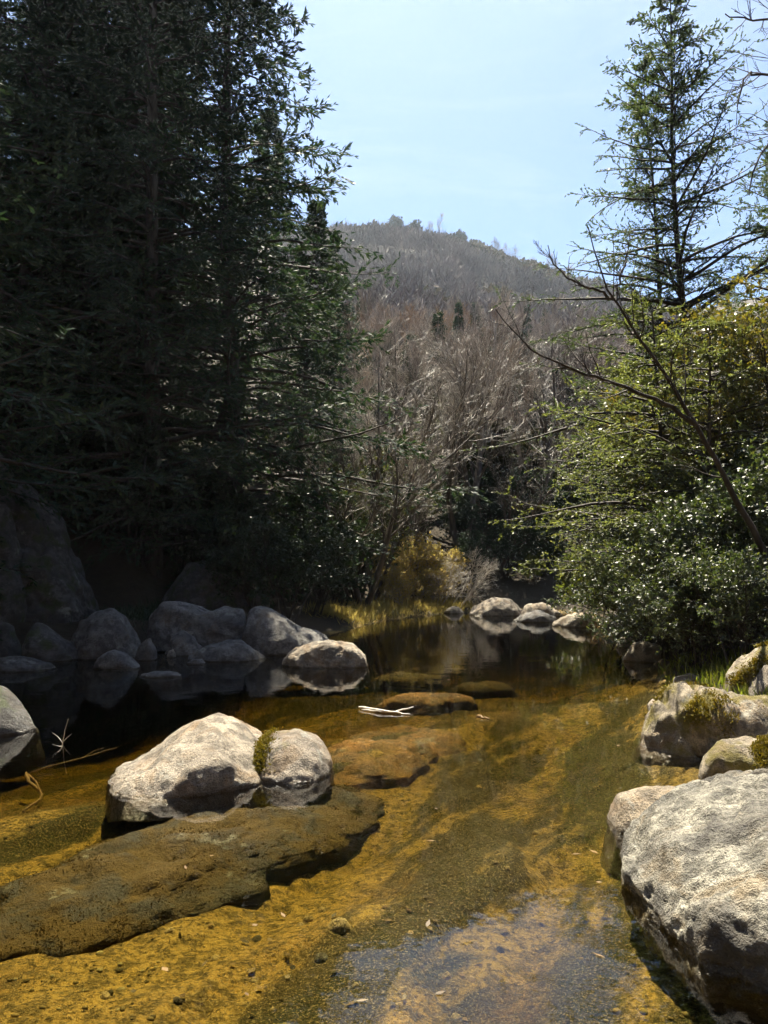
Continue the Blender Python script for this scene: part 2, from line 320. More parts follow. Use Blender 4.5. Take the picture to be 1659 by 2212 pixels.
def terrain_z(x, y):
    x = np.asarray(x, float).ravel(); y = np.asarray(y, float).ravel()
    sd = shore_sd(x, y); p = np.stack([x, y, 0 * x], -1)
    # bed
    dep = 0.08 + 0.22 * smooth(0, 1.6, -sd) + 0.45 * np.exp(-((x + 4.6) / 2.6) ** 2 - ((y - 11) / 3.2) ** 2) + 0.30 * smooth(11, 20, y) + 0.09 * np.exp(-((x - 0.75 - 0.3 * (y - 4.2)) / 0.22) ** 2 - ((y - 4.3) / 0.9) ** 2) + 0.08 * np.exp(-((x + 0.35 - 0.45 * (y - 5.6)) / 0.25) ** 2 - ((y - 5.6) / 1.2) ** 2)
    z = -dep * smooth(-0.1, 0.5, -sd) - 0.02
    for cx, cy_, hl, hw, h, ang in RIDGES:
        ux, uy = math.sin(R(ang)), math.cos(R(ang)); a = (x - cx) * ux + (y - cy_) * uy; t = (x - cx) * uy - (y - cy_) * ux
        t = t + 0.12 * np.sin(a * 3.1 + cx * 7)
        wv = np.where(t < 0, hw, hw * 0.2); z = z + 0.5 * h * np.exp(-(a / hl) ** 4 - (t / wv) ** 2) * (sd < 0)
    z = z + 0.025 * fbm(p * 1.7, 4, 3) + 0.014 * fbm(p * 7, 3, 9)
    z = np.minimum(z, np.where(sd < -0.25, -0.05, 0.3))
    # banks
    left = smooth(1.0, -3.0, x - 0.25 * (y - 17)) * smooth(13, 18, y)
    bank = 0.05 + 0.22 * np.minimum(sd, 1.5) + np.where(sd > 0.6, (sd - 0.6) * (0.15 - 0.07 * left), 0) + left * np.maximum(sd - 4.2, 0) * 0.55
    bank = np.minimum(bank, 14 + 0.1 * sd) + 0.10 * fbm(p * 0.9, 4, 5) * smooth(0, 1.5, sd)
    az = x / np.maximum(y, 30) * 400
    hill = np.interp(y, HY, HZ) * np.interp(az, HA, HS) + 2.2 * fbm(p * 0.035, 4, 21) * smooth(45, 130, y) + 6.0 * fbm(p * 0.016, 3, 31) * smooth(150, 300, y)
    bank = bank + 0.8 * np.maximum(0, -5 - y) * (y > -40) + 28 * (y <= -40) + 0.6 * np.clip(x - 16, 0, 40) * smooth(60, 30, y) + 0.5 * np.clip(-13 - x, 0, 50) * smooth(70, 30, y)  # ground raised behind the camera and at both sides to block skylight
    land = np.maximum(bank, hill + 0.05) * smooth(-0.05, 0.35, sd)
    return np.where(sd > 0, np.maximum(land, z), z)
def axis(stops):
    o = [stops[0][0]]
    for (a, s), (b, _) in zip(stops[:-1], stops[1:]):
        n = max(1, int(round((b - a) / s))); o += list(a + (b - a) * (np.arange(n) + 1) / n)
    return np.array(o)
gx = axis([(-900, 60), (-300, 20), (-80, 5), (-20, 1.0), (-10, 0.2), (-4, 0.058), (3.0, 0.18), (8, 0.6), (20, 4), (80, 12), (200, 40), (900, 1)])
gy = axis([(-60, 10), (-10, 1.5), (1, 0.15), (2.6, 0.055), (9.5, 0.1), (14, 0.2), (36, 1.2), (80, 4), (200, 7), (450, 30), (1000, 250), (2500, 1)])
GX, GY = np.meshgrid(gx, gy); GZ = terrain_z(GX, GY)
idx = np.arange(GX.size).reshape(GX.shape)
Fq = np.stack([idx[:-1, :-1], idx[:-1, 1:], idx[1:, 1:], idx[1:, :-1]], -1).reshape(-1, 4)
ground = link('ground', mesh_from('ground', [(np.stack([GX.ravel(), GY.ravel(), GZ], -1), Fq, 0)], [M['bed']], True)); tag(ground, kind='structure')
def gz(x, y): return float(terrain_z([x], [y])[0])

xa, xb, ya, yb, zb = -13.0, 9.0, 0.3, 35.0, -1.9
bv = np.array([(x, y, z) for z in (zb, 0.0) for y in (ya, yb) for x in (xa, xb)])
bf = np.array([(0, 2, 3, 1), (4, 5, 7, 6), (0, 1, 5, 4), (2, 6, 7, 3), (0, 4, 6, 2), (1, 3, 7, 5)])
water = link('water', mesh_from('water', [(bv, bf, 0)], [M['water']])); tag(water, kind='structure')

# ------------------------------------------------------------------ rocks
_ico = {}
def ico(n):
    if n not in _ico:
        import bmesh
        bm = bmesh.new(); bmesh.ops.create_icosphere(bm, subdivisions=n, radius=1.0)
        V = np.array([v.co[:] for v in bm.verts]); F = np.array([[v.index for v in f.verts] for f in bm.faces]); bm.free(); _ico[n] = (V, F)
    return _ico[n]
def rock_mesh(name, prof, w_, d_, m, sub=5, sink=0.4, rough=0.05, lump=0.10, planes=4, seed=0, grooves=(), sq=2.3, pits=0.0, gp=1.5, flare=0.08, ragged=0.0):
    """prof: list of (u in -1..1, height) giving the skyline of the rock seen from the front"""
    rng = np.random.default_rng(seed + 100); V, F = ico(sub); s = V.copy()
    u, v, z = s[:, 0], s[:, 1], s[:, 2]
    e = 2.0 / sq; P = np.sign(s) * np.abs(s) ** e; P = P / (np.sum(np.abs(P) ** sq, 1) ** (1 / sq))[:, None]
    us, hs = zip(*prof); H = max(hs)
    pu = np.interp(P[:, 0], us, hs)
    for k in (1, 2):
        pu = pu * 0.5 + 0.25 * (np.interp(P[:, 0] - 0.05 * k, us, hs) + np.interp(P[:, 0] + 0.05 * k, us, hs))
    cap = np.maximum((1 - np.minimum(np.abs(P[:, 0]), 0.999) ** sq) ** (1 / sq), 0.12)
    g = np.clip(P[:, 2] / cap, -1, 1)
    tl = np.clip(-P[:, 2], 0, 1); rh = np.maximum((1 - np.minimum(tl, 0.9999) ** sq) ** (1 / sq), 0.05)
    fl = np.where(tl > 0, np.where(tl < 0.8, 1 + flare * tl, (1 + flare * 0.8) * (1 - tl) / 0.2) / rh, 1.0) if flare else np.ones(len(P))
    P = P * np.stack([fl, fl, np.ones(len(P))], -1)
    Q = np.stack([P[:, 0] * w_ / 2, P[:, 1] * d_ / 2, np.where(P[:, 2] > 0, np.abs(g) ** gp * pu, P[:, 2] * sink)], -1)
    sz = (w_ + d_ + 2 * H) / 4
    if ragged:
        rg_ = 1 + ragged * fbm(np.stack([P[:, 0] * w_ * 0.9, P[:, 1] * d_ * 0.9, 0 * P[:, 0] + seed], -1), 4, seed + 3, 0.6); Q[:, 0] *= rg_; Q[:, 1] *= rg_
    for i in range(planes):
        n = norm(rng.normal(0, 1, (1, 3)) * np.array([1, 1, 0.35]))[0]; n[2] = abs(n[2]); dd = Q @ n; lim = dd.max() * rng.uniform(0.74, 0.9)
        Q = Q - n * (np.maximum(dd - lim, 0) * 0.75)[:, None]
    nrm = norm(Q / np.array([w_, d_, max(H, 0.3 * w_)]) ** 2 * w_ * w_)
    off = rng.random(3) * 50
    Q = Q + nrm * (sz * lump * fbm(Q / sz * 1.6 + off, 3, seed))[:, None]
    ns = fbm(Q / sz * 6 + off, 4, seed + 5); Q = Q + nrm * (sz * rough * 0.45 * ns)[:, None]
    rid = 1 - np.abs(fbm(Q * 2.6 + off, 3, seed + 9)); Q = Q + nrm * (sz * rough * 0.5 * np.minimum(rid - 0.75, 0.1))[:, None]
    if pits:
        pt = smooth(0.15, 0.7, fbm(Q * 6.5 + off, 3, seed + 12)); Q = Q - nrm * (pits * pt)[:, None] + nrm * (pits * 0.35 * fbm(Q * 24 + off, 2, seed + 15))[:, None]
    for gu, gd, gw in grooves:
        x = P[:, 0] - gu + 0.12 * np.sin(P[:, 2] * 4 + seed) * 0.5; Q = Q - np.stack([0 * x, np.sign(P[:, 1] + 1e-6) * -0.0, 0 * x], -1) - nrm * (gd * np.exp(-(x / gw) ** 2))[:, None]
    return mesh_from(name, [(Q, F, 0)], [m], True)
ROCKS = {}
def rock(name, label, sky_, yb, m, z0=0.0, ratio=0.8, group=None, Yf=None, rz=0.0, **kw):
    """sky_: the rock's skyline in the photograph; yb: where its foot meets water or ground of height z0"""
    x0, x1 = sky_[0][0], sky_[-1][0]
    if Yf: z0 = float(at(0, yb, Yf)[2])
    else: Yf = dist(yb, z0)
    Yc = Yf * (1 + ratio * (x1 - x0) / F_PX / 2); wd = (x1 - x0) / F_PX * Yc
    prof = [((x - x0) / (x1 - x0) * 2 - 1, max(0.02, float(at(x, y, Yc)[2]) - z0)) for x, y in sky_]
    xc = ((x0 + x1) / 2 - CX) / F_PX * Yc
    o = link(name, rock_mesh(name, prof, wd, wd * ratio, m, **kw), None, (xc, Yc, z0), rz); tag(o, label, 'rock', group)
    ROCKS[label] = o; return o
G_L = 'grey rocks along the shaded bank'; G_F = 'rocks at the far end of the pool'; G_R = 'rocks along the sunny bank'
# pool centre
rock('boulder', 'large pale sunlit granite boulder with a peaked hump rising from the pool', [(282, 1712), (298, 1672), (338, 1630), (392, 1582), (440, 1556), (495, 1552), (528, 1578), (560, 1600), (585, 1640), (600, 1690)], 1724, M['granite'], ratio=1.6, gp=2.0, sub=6, sink=0.2, lump=0.05, rough=0.05, seed=3, planes=2, pits=0.008)
rock('boulder', 'smaller mossy-edged boulder touching the large peaked boulder in the pool', [(545, 1660), (556, 1605), (600, 1581), (650, 1582), (690, 1600), (718, 1638)], 1692, M['granite_warm'], ratio=1.45, gp=2.0, sub=5, sink=0.2, lump=0.05, seed=5, planes=2, pits=0.012)
rock('wet_stone', 'small glinting wet stone in front of the mossy-edged pool boulder', [(549, 1672), (560, 1656), (585, 1650), (604, 1660), (610, 1676)], 1684, M['granite'], ratio=0.7, sub=4, sink=0.2, seed=8, planes=1)
def sunk(name, label, xc, yc, L_, W_, ztop, hgt, ang, m=None, seed=0, sub=5, **kw):
    prof = [(-1, 0.1 * hgt), (-0.6, 0.75 * hgt), (0, hgt), (0.5, 0.9 * hgt), (0.85, 0.55 * hgt), (1, 0.1 * hgt)]
    o = link(name, rock_mesh(name, prof, L_, W_, m or M['rock_sunk'], sub=sub, sink=0.2, seed=seed, **kw), None, (xc, yc, ztop - hgt), R(90 - ang)); tag(o, label, 'rock'); return o
SUNK = sunk('submerged_rock', 'long mossy brown rock under water below the peaked boulder', -1.2, 5.9, 3.5, 1.5, -0.10, 0.21, 33, seed=11, sub=6, lump=0.03, rough=0.07, pits=0.022, planes=0, gp=1.9, flare=0.05, ragged=0.10)
sunk('submerged_rock', 'orange-brown submerged slab beside the floating driftwood stick', 0.05, 8.75, 2.4, 1.3, -0.12, 0.16, 30, M['rock_orange'], seed=13, lump=0.05, rough=0.07, pits=0.015, ragged=0.25, planes=0)
sunk('submerged_rock', 'low reddish submerged rock just behind the floating driftwood stick', 0.52, 11.55, 1.25, 0.75, -0.085, 0.14, 80, M['rock_orange'], seed=17, lump=0.06, sub=5, ragged=0.25, rough=0.08)
sunk('submerged_rock', 'dim brown rock under water near the tall boulder end', 0.35, 14.3, 1.1, 0.7, -0.14, 0.12, 75, seed=19, lump=0.06, sub=4, ragged=0.25, rough=0.08)
sunk('submerged_rock', 'flat dark rock under water in mid channel', 1.55, 13.2, 1.2, 0.7, -0.15, 0.12, 80, seed=23, lump=0.06, sub=4, ragged=0.25, rough=0.08)
# sunny side
o = link('boulder', rock_mesh('boulder', [(-1, 0.05), (-0.96, 0.17), (-0.88, 0.29), (-0.75, 0.40), (-0.55, 0.49), (-0.2, 0.56), (0.2, 0.58), (0.7, 0.5), (1, 0.2)], 2.45, 2.3, M['granite_front'], sub=7, sink=0.55, lump=0.035, rough=0.045, planes=0, seed=31, sq=2.25, pits=0.03, gp=0.85, flare=0), None, (2.47, 4.2, 0.0), R(-4))
tag(o, 'huge rounded grey boulder filling the lower corner of the photo', 'rock', G_R)
rock('rock', 'low smooth tan rock sloping into water just behind the huge boulder', [(1292, 1770), (1312, 1738), (1350, 1717), (1420, 1709), (1520, 1706), (1640, 1712)], 1812, M['granite_tan'], ratio=0.55, group=G_R, sub=5, sink=0.35, lump=0.04, seed=33, planes=1)
rock('rock', 'pale flat-topped rock peeping over the huge boulder', [(1560, 1712), (1590, 1695), (1640, 1686), (1740, 1690), (1790, 1712)], 1735, M['granite'], z0=0.05, ratio=0.7, group=G_R, sub=4, seed=35, planes=1)
rock('mossy_boulder', 'broad mossy boulder with dark clefts at the sunny waterside', [(1376, 1600), (1392, 1548), (1430, 1497), (1478, 1474), (1540, 1482), (1600, 1505), (1650, 1530), (1740, 1560), (1780, 1600)], 1655, M['granite_moss'], ratio=0.75, group=G_R, sub=6, lump=0.06, rough=0.07, seed=37, planes=2, grooves=[(-0.68, 0.10, 0.035), (-0.42, 0.08, 0.03), (-0.1, 0.05, 0.05)], pits=0.025)
rock('mossy_boulder', 'rounded mossy lump in front of the clefted mossy boulder', [(1498, 1668), (1512, 1630), (1560, 1602), (1640, 1594), (1720, 1600), (1790, 1640)], 1712, M['granite_moss'], ratio=0.6, group=G_R, sub=5, lump=0.06, rough=0.06, seed=39, planes=1, pits=0.02)
rock('rock', 'small flat pale stone beside the cleft end of the mossy boulder', [(1392, 1528), (1402, 1508), (1425, 1503), (1450, 1520)], 1532, M['granite'], ratio=0.9, group=G_R, sub=4, seed=41, planes=1)
rock('rock', 'squat lichened rock behind the clefted mossy boulder', [(1436, 1490), (1450, 1464), (1485, 1456), (1520, 1466), (1535, 1488)], 1492, M['granite_warm'], ratio=0.8, group=G_R, sub=4, seed=43)
rock('rock', 'grey rock on the bank at the photo edge above the mossy boulders', [(1588, 1515), (1604, 1462), (1635, 1438), (1690, 1432), (1740, 1460), (1760, 1515)], 1535, M['granite'], z0=0.15, ratio=0.8, group=G_R, sub=5, seed=45, planes=3)
rock('rock', 'green-capped rock on the bank beneath the glossy bush', [(1560, 1480), (1590, 1425), (1640, 1398), (1700, 1395), (1760, 1470)], 1485, M['granite_moss'], z0=0.35, ratio=0.8, group=G_R, sub=5, seed=47, planes=2)
rock('rock', 'pale waterside rock half hidden under the glossy bush', [(1345, 1425), (1358, 1392), (1385, 1380), (1415, 1395), (1440, 1430)], 1432, M['granite'], ratio=0.8, group=G_R, sub=4, seed=49)
rock('rock', 'small white stone at the waterline under overhanging leaves', [(1325, 1398), (1338, 1378), (1360, 1376), (1378, 1398)], 1400, M['granite'], ratio=0.8, group=G_R, sub=4, seed=51)
# far end
rock('far_rock', 'dark humped rock, largest at the far end of the pool', [(1000, 1326), (1030, 1306), (1066, 1292), (1100, 1294), (1122, 1314), (1128, 1328)], 1331, M['granite_warm'], ratio=0.8, group=G_F, sub=5, lump=0.06, seed=53)
rock('far_rock', 'low dark wedge of rock in front of the paler far rocks', [(1108, 1340), (1130, 1326), (1165, 1320), (1190, 1332), (1200, 1342)], 1345, M['granite_grey'], ratio=0.8, group=G_F, sub=4, seed=55)
rock('far_rock', 'pale rounded rock behind the low dark wedge', [(1125, 1322), (1142, 1306), (1175, 1304), (1205, 1318), (1212, 1330)], 1333, M['granite'], ratio=0.8, group=G_F, sub=4, seed=57)
rock('far_rock', 'long bleached ledge at the far waterline beside the lime bush', [(1195, 1350), (1215, 1330), (1245, 1324), (1275, 1332), (1292, 1352)], 1356, M['granite'], ratio=0.8, group=G_F, sub=4, seed=59)
rock('far_rock', 'little bleached rock at the far bank below the bare bush', [(958, 1322), (970, 1312), (990, 1310), (1004, 1322)], 1326, M['granite'], ratio=0.8, group=G_F, sub=4, seed=61)
# shaded side
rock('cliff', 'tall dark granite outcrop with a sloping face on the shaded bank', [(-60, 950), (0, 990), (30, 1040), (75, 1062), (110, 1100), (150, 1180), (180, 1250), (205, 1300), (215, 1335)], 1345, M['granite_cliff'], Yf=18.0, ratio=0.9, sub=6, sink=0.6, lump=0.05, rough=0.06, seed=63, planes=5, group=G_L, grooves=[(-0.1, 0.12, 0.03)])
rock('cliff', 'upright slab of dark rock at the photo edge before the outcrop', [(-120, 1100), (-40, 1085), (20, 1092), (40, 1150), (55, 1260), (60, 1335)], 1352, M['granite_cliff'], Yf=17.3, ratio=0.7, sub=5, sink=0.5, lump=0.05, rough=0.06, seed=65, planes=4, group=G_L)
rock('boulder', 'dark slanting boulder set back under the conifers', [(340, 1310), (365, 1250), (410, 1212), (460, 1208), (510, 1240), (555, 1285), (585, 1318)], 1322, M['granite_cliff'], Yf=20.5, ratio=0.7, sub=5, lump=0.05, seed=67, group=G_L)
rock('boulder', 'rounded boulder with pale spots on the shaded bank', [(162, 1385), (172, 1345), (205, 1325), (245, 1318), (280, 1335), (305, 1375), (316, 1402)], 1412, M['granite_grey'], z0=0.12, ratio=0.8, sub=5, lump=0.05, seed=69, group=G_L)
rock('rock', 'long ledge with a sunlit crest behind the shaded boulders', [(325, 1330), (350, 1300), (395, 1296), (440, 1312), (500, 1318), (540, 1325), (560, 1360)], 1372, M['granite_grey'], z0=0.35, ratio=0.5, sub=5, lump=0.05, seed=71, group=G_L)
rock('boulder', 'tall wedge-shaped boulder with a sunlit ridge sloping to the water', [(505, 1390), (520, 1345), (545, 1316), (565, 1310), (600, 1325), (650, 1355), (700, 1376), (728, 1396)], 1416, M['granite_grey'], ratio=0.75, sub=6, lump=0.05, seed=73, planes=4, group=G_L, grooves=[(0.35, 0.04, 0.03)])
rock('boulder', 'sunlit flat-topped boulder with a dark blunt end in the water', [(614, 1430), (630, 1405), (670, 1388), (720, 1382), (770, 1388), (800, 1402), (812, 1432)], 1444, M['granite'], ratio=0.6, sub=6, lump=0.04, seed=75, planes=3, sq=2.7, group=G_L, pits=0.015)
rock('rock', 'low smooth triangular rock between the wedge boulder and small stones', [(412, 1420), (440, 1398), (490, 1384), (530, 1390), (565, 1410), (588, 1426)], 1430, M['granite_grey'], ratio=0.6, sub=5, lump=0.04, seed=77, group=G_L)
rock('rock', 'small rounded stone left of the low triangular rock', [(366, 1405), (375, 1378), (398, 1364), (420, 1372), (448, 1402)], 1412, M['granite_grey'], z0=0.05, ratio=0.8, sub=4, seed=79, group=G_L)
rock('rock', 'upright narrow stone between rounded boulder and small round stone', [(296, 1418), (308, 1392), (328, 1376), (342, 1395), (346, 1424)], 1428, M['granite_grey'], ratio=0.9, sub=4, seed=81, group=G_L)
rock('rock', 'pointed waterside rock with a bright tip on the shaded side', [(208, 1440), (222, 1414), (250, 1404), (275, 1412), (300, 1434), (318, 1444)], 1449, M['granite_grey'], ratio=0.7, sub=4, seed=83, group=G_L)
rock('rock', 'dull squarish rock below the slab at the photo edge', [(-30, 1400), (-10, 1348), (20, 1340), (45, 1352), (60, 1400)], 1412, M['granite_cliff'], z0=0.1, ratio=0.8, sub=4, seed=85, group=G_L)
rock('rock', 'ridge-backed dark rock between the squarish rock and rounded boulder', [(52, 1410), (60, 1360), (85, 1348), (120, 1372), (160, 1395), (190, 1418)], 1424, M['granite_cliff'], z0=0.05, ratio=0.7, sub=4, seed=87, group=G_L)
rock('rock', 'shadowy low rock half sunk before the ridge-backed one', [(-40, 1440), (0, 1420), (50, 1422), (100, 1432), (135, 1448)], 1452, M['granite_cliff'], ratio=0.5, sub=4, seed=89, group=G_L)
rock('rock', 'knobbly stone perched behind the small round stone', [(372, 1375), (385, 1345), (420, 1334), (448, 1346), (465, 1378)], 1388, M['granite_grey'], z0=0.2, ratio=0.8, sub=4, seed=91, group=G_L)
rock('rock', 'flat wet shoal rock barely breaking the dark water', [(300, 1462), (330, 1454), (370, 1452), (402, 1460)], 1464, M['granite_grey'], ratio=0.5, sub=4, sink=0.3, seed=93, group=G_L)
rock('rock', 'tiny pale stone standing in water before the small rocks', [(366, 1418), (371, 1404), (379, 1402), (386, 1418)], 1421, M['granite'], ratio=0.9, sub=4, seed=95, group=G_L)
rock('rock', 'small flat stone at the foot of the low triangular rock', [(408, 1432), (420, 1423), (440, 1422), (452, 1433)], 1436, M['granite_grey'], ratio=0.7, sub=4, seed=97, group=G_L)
rock('boulder', 'smooth dark boulder cut by the photo edge in the pool', [(-120, 1560), (-90, 1490), (-40, 1470), (0, 1480), (40, 1512), (75, 1548), (96, 1580)], 1592, M['granite_cliff'], ratio=0.8, sub=5, sink=0.5, lump=0.04, seed=99, planes=2, group=G_L)  # dark mossy stone colour stands in for shade from the firs

# pebbles on the bed
def pebble_mesh(seed, m):
    return rock_mesh('pebble', [(-1, .01), (-.7, .3), (0, .4), (.6, .33), (1, .01)], 1.0, 0.75, m, sub=2, sink=0.3, seed=seed, lump=0.15)
PB = [pebble_mesh(200 + i, M['pebble']) for i in range(4)]; PD = [pebble_mesh(210 + i, M['pebble_dark']) for i in range(3)]
def put_pebble(x, y, s, meshes, label, group, name='pebble'):
    p = on_water(x, y, -0.4)
    for _ in range(4): p = on_water(x, y, gz(p[0], p[1]))
    i = RNG.integers(len(meshes)); o = link(name, meshes[i], None, (p[0], p[1], p[2] - 0.005), RNG.uniform(0, 6.28), s); tag(o, label, 'stone', group)
put_pebble(735, 2000, 0.155, PB, 'largest ochre stone lying on the near stream bed', None, 'stone')
put_pebble(885, 2015, 0.05, PB, 'bright cream pebble alone on the bed in the near centre', None)
put_pebble(565, 2030, 0.075, PD, 'dark oval stone on the bed beside the ochre stone', None, 'stone')
put_pebble(700, 2070, 0.085, PD, 'black angular stone on the bed below the ochre stone', None, 'stone')
put_pebble(400, 2162, 0.06, PD, 'small round black stone near the lower photo border', None, 'stone')
put_pebble(1070, 2052, 0.06, PD, 'dark pebble at the edge of the sky reflection', None)
put_pebble(640, 2090, 0.045, PD, 'little dark pebble beside the black angular stone', None)
for x, y in [(1090, 1875), (1078, 1895), (1075, 1930), (1050, 1945), (1085, 1960), (1030, 1965), (1080, 1985), (1045, 1990), (1000, 1985), (1020, 2040), (690, 1930), (700, 1968), (672, 1985), (655, 2000), (555, 1975), (468, 2000),
             (380, 2010), (310, 2015), (980, 2200), (960, 2110), (1010, 2115), (905, 2085), (770, 2130), (480, 2070), (560, 2120), (250, 2150), (1150, 1800), (1120, 1740), (1030, 1700), (900, 1850), (820, 1900), (1230, 1880), (1210, 1950), (330, 1900), (600, 2180), (870, 1750)]:
    put_pebble(x, y, RNG.uniform(0.035, 0.075), PB, 'small ochre pebble scattered on the amber stream bed', 'ochre pebbles on the stream bed')

# ------------------------------------------------------------------ trees
def conifer_meshes(seed, H, Rad, clear=0.08, nb=230, ntw=18, nnd=16, r0=0.28, droop=-0.10, rise=0.35, power=0.9, needle_l=0.12, needle_w=0.022, nm='needle', lean=0.0, tw_len=0.28, irregular=0.25):
    rng = np.random.default_rng(seed)
    tp, tr = grow(rng, np.zeros((1, 3)) - [0, 0, 0.4], np.array([[lean, 0, 1.0]]), np.array([H + 0.4]), np.array([r0]), np.array([0.012]), 24, 0.012, 0.02)
    t = np.sort(rng.random(nb) ** 0.85)
    if irregular > 0.3: lv = H / 0.62; t = (np.round(t * lv) + rng.normal(0, 0.22, nb)) / lv
    t = t * (1 - clear) + clear; t = np.clip(t, clear, 0.992)
    i = (t * 24).astype(int); f = (t * 24 - i)[:, None]; st = tp[0, i] * (1 - f) + tp[0, np.minimum(i + 1, 24)] * f
    L_ = Rad * np.minimum((1 - t) ** power, 1) * np.clip(rng.normal(1, irregular, nb), 0.4, 1.6) * np.minimum(1, 0.55 + (t - clear) * 4) + 0.25
    az = np.arange(nb) * 2.39996 + rng.normal(0, 0.4, nb)
    ri = rise * (0.25 + 1.2 * t) + rng.normal(0, 0.10, nb)
    d = np.stack([np.cos(az), np.sin(az), ri], -1)
    bp, br = grow(rng, st, d, L_, 0.012 + 0.011 * L_, np.full(nb, 0.004), 7, 0.07, [droop * 0.4, droop, droop, droop, 0.0, -droop * 0.6, -droop])
    nt_ = ntw; p, tan, r, tt, bi = sample(rng, bp, br, nt_, 0.12, 1.0) if irregular > 0.3 else sample(rng, bp, br, nt_, 0.3, 1.0)
    sd2 = side_dirs(rng, tan, rng.uniform(0.5, 1.2, len(p)), 0.85); sd2[:, 2] -= 0.10
    tl = (tw_len * L_[bi] * (1.12 - 0.75 * tt) + 0.12) * rng.uniform(0.6, 1.2, len(p))
    wp, wr = grow(rng, p, sd2, tl, np.full(len(p), 0.007), np.full(len(p), 0.002), 2, 0.12, -0.03)
    q, tan2, _, t2, wi = sample(rng, wp, wr, nnd, 0.05, 1.0)
    nd = side_dirs(rng, tan2, rng.uniform(0.2, 0.7, len(q)), 0.35)
    sc_ = rng.uniform(0.6, 1.25, len(q))
    LV, LF = leaves(rng, q, nd, needle_l * sc_, needle_w * sc_, 0.9)
    # shoot tips along the outer branch itself
    q2, tan3, _, _, _ = sample(rng, bp, br, nnd + 6, 0.3, 1.0); nd2 = side_dirs(rng, tan3, rng.uniform(0.2, 0.9, len(q2)), 0.3)
    LV2, LF2 = leaves(rng, q2, nd2, np.full(len(q2), needle_l), np.full(len(q2), needle_w), 0.9)
    tv, tf = tubes(tp, tr, 9); bv_, bf_ = tubes(bp, br, 4); wv, wf_ = tubes(wp, wr, 3)
    tm = mesh_from('trunk', [(tv, tf, 0), (bv_, bf_, 0)], [M['bark_dark']], True)
    cm = mesh_from('crown', [(LV, LF, 0), (LV2, LF2, 0), (wv, wf_, 1)], [M[nm], M['bark_dark']])
    return tm, cm
def tree(name, label, meshes, loc, rz=0, scale=1.0, group=None, cat='tree', parts=('trunk', 'crown')):
    e = bpy.data.objects.new(name, None); col.objects.link(e); e.location = loc; e.rotation_euler = (0, 0, rz)
    e.scale = (scale,) * 3 if not hasattr(scale, '__len__') else scale; e.empty_display_size = 0.2
    tag(e, label, cat, group)
    for nm, me in zip(parts, meshes):
        if me is None: continue
        o = bpy.data.objects.new(nm, me); col.objects.link(o); o.parent = e
        if nm == 'twigs': o['kind'] = 'stuff'
    return e
def ground_at(x_px, Y): X = (x_px - CX) / F_PX * Y; return (X, Y, gz(X, Y) - 0.05)

FIR_A = conifer_meshes(1, 27.0, 6.0, clear=0.05, nb=310, ntw=22, nnd=11, r0=0.34, needle_l=0.20, needle_w=0.031, rise=0.25)
FIR_B = conifer_meshes(2, 25.0, 5.2, clear=0.06, nb=310, ntw=22, nnd=11, r0=0.30, needle_l=0.20, needle_w=0.031, rise=0.25)
G_C = 'tall dark conifers on the shaded bank'
for x, Y, me, s, rz, lab in [
    (505, 25.0, FIR_A, 1.00, 0.4, 'tall fir whose outer boughs hang against the open sky'),
    (330, 23.0, FIR_B, 1.0, 1.9, 'dense dark fir second in from the sky gap'),
    (170, 26.5, FIR_A, 1.02, 3.3, 'dark fir towering above the slanting boulder and outcrop'),
    (20, 24.0, FIR_B, 1.05, 4.4, 'dark fir directly above the tall outcrop'),
    (-130, 25.0, FIR_A, 0.95, 5.3, 'dark fir cut off by the photo edge above the slab'),
    (290, 31.0, FIR_B, 0.95, 2.7, 'fir seen through gaps behind the dense front firs'),
    (260, 35.0, FIR_A, 0.95, 0.9, 'tall fir behind the front row, higher up the bank'),
    (90, 36.0, FIR_B, 0.9, 5.9, 'fir high on the bank behind the outcrop fir'),
    (640, 33.0, FIR_B, 0.62, 3.9, 'shorter fir standing below the hanging boughs'),
    (720, 44.0, FIR_A, 0.52, 1.2, 'small distant fir at the foot of the wooded hill'),
    (-330, 16.5, FIR_B, 0.95, 2.2, 'near fir added to block skylight, its boughs hanging in at the upper photo corner'),  # added to cut sky fill on the bank, only its boughs in view
    (-560, 13.0, FIR_A, 0.9, 0.7, 'unseen fir added outside the frame to block skylight from the bank'),  # added out of view, keeps skylight off the shaded bank
    (560, 40.0, FIR_B, 0.80, 5.0, 'middling fir half hidden behind the tallest fir')]:
    tree('fir_tree', lab, me, ground_at(x, Y), rz, s, G_C)

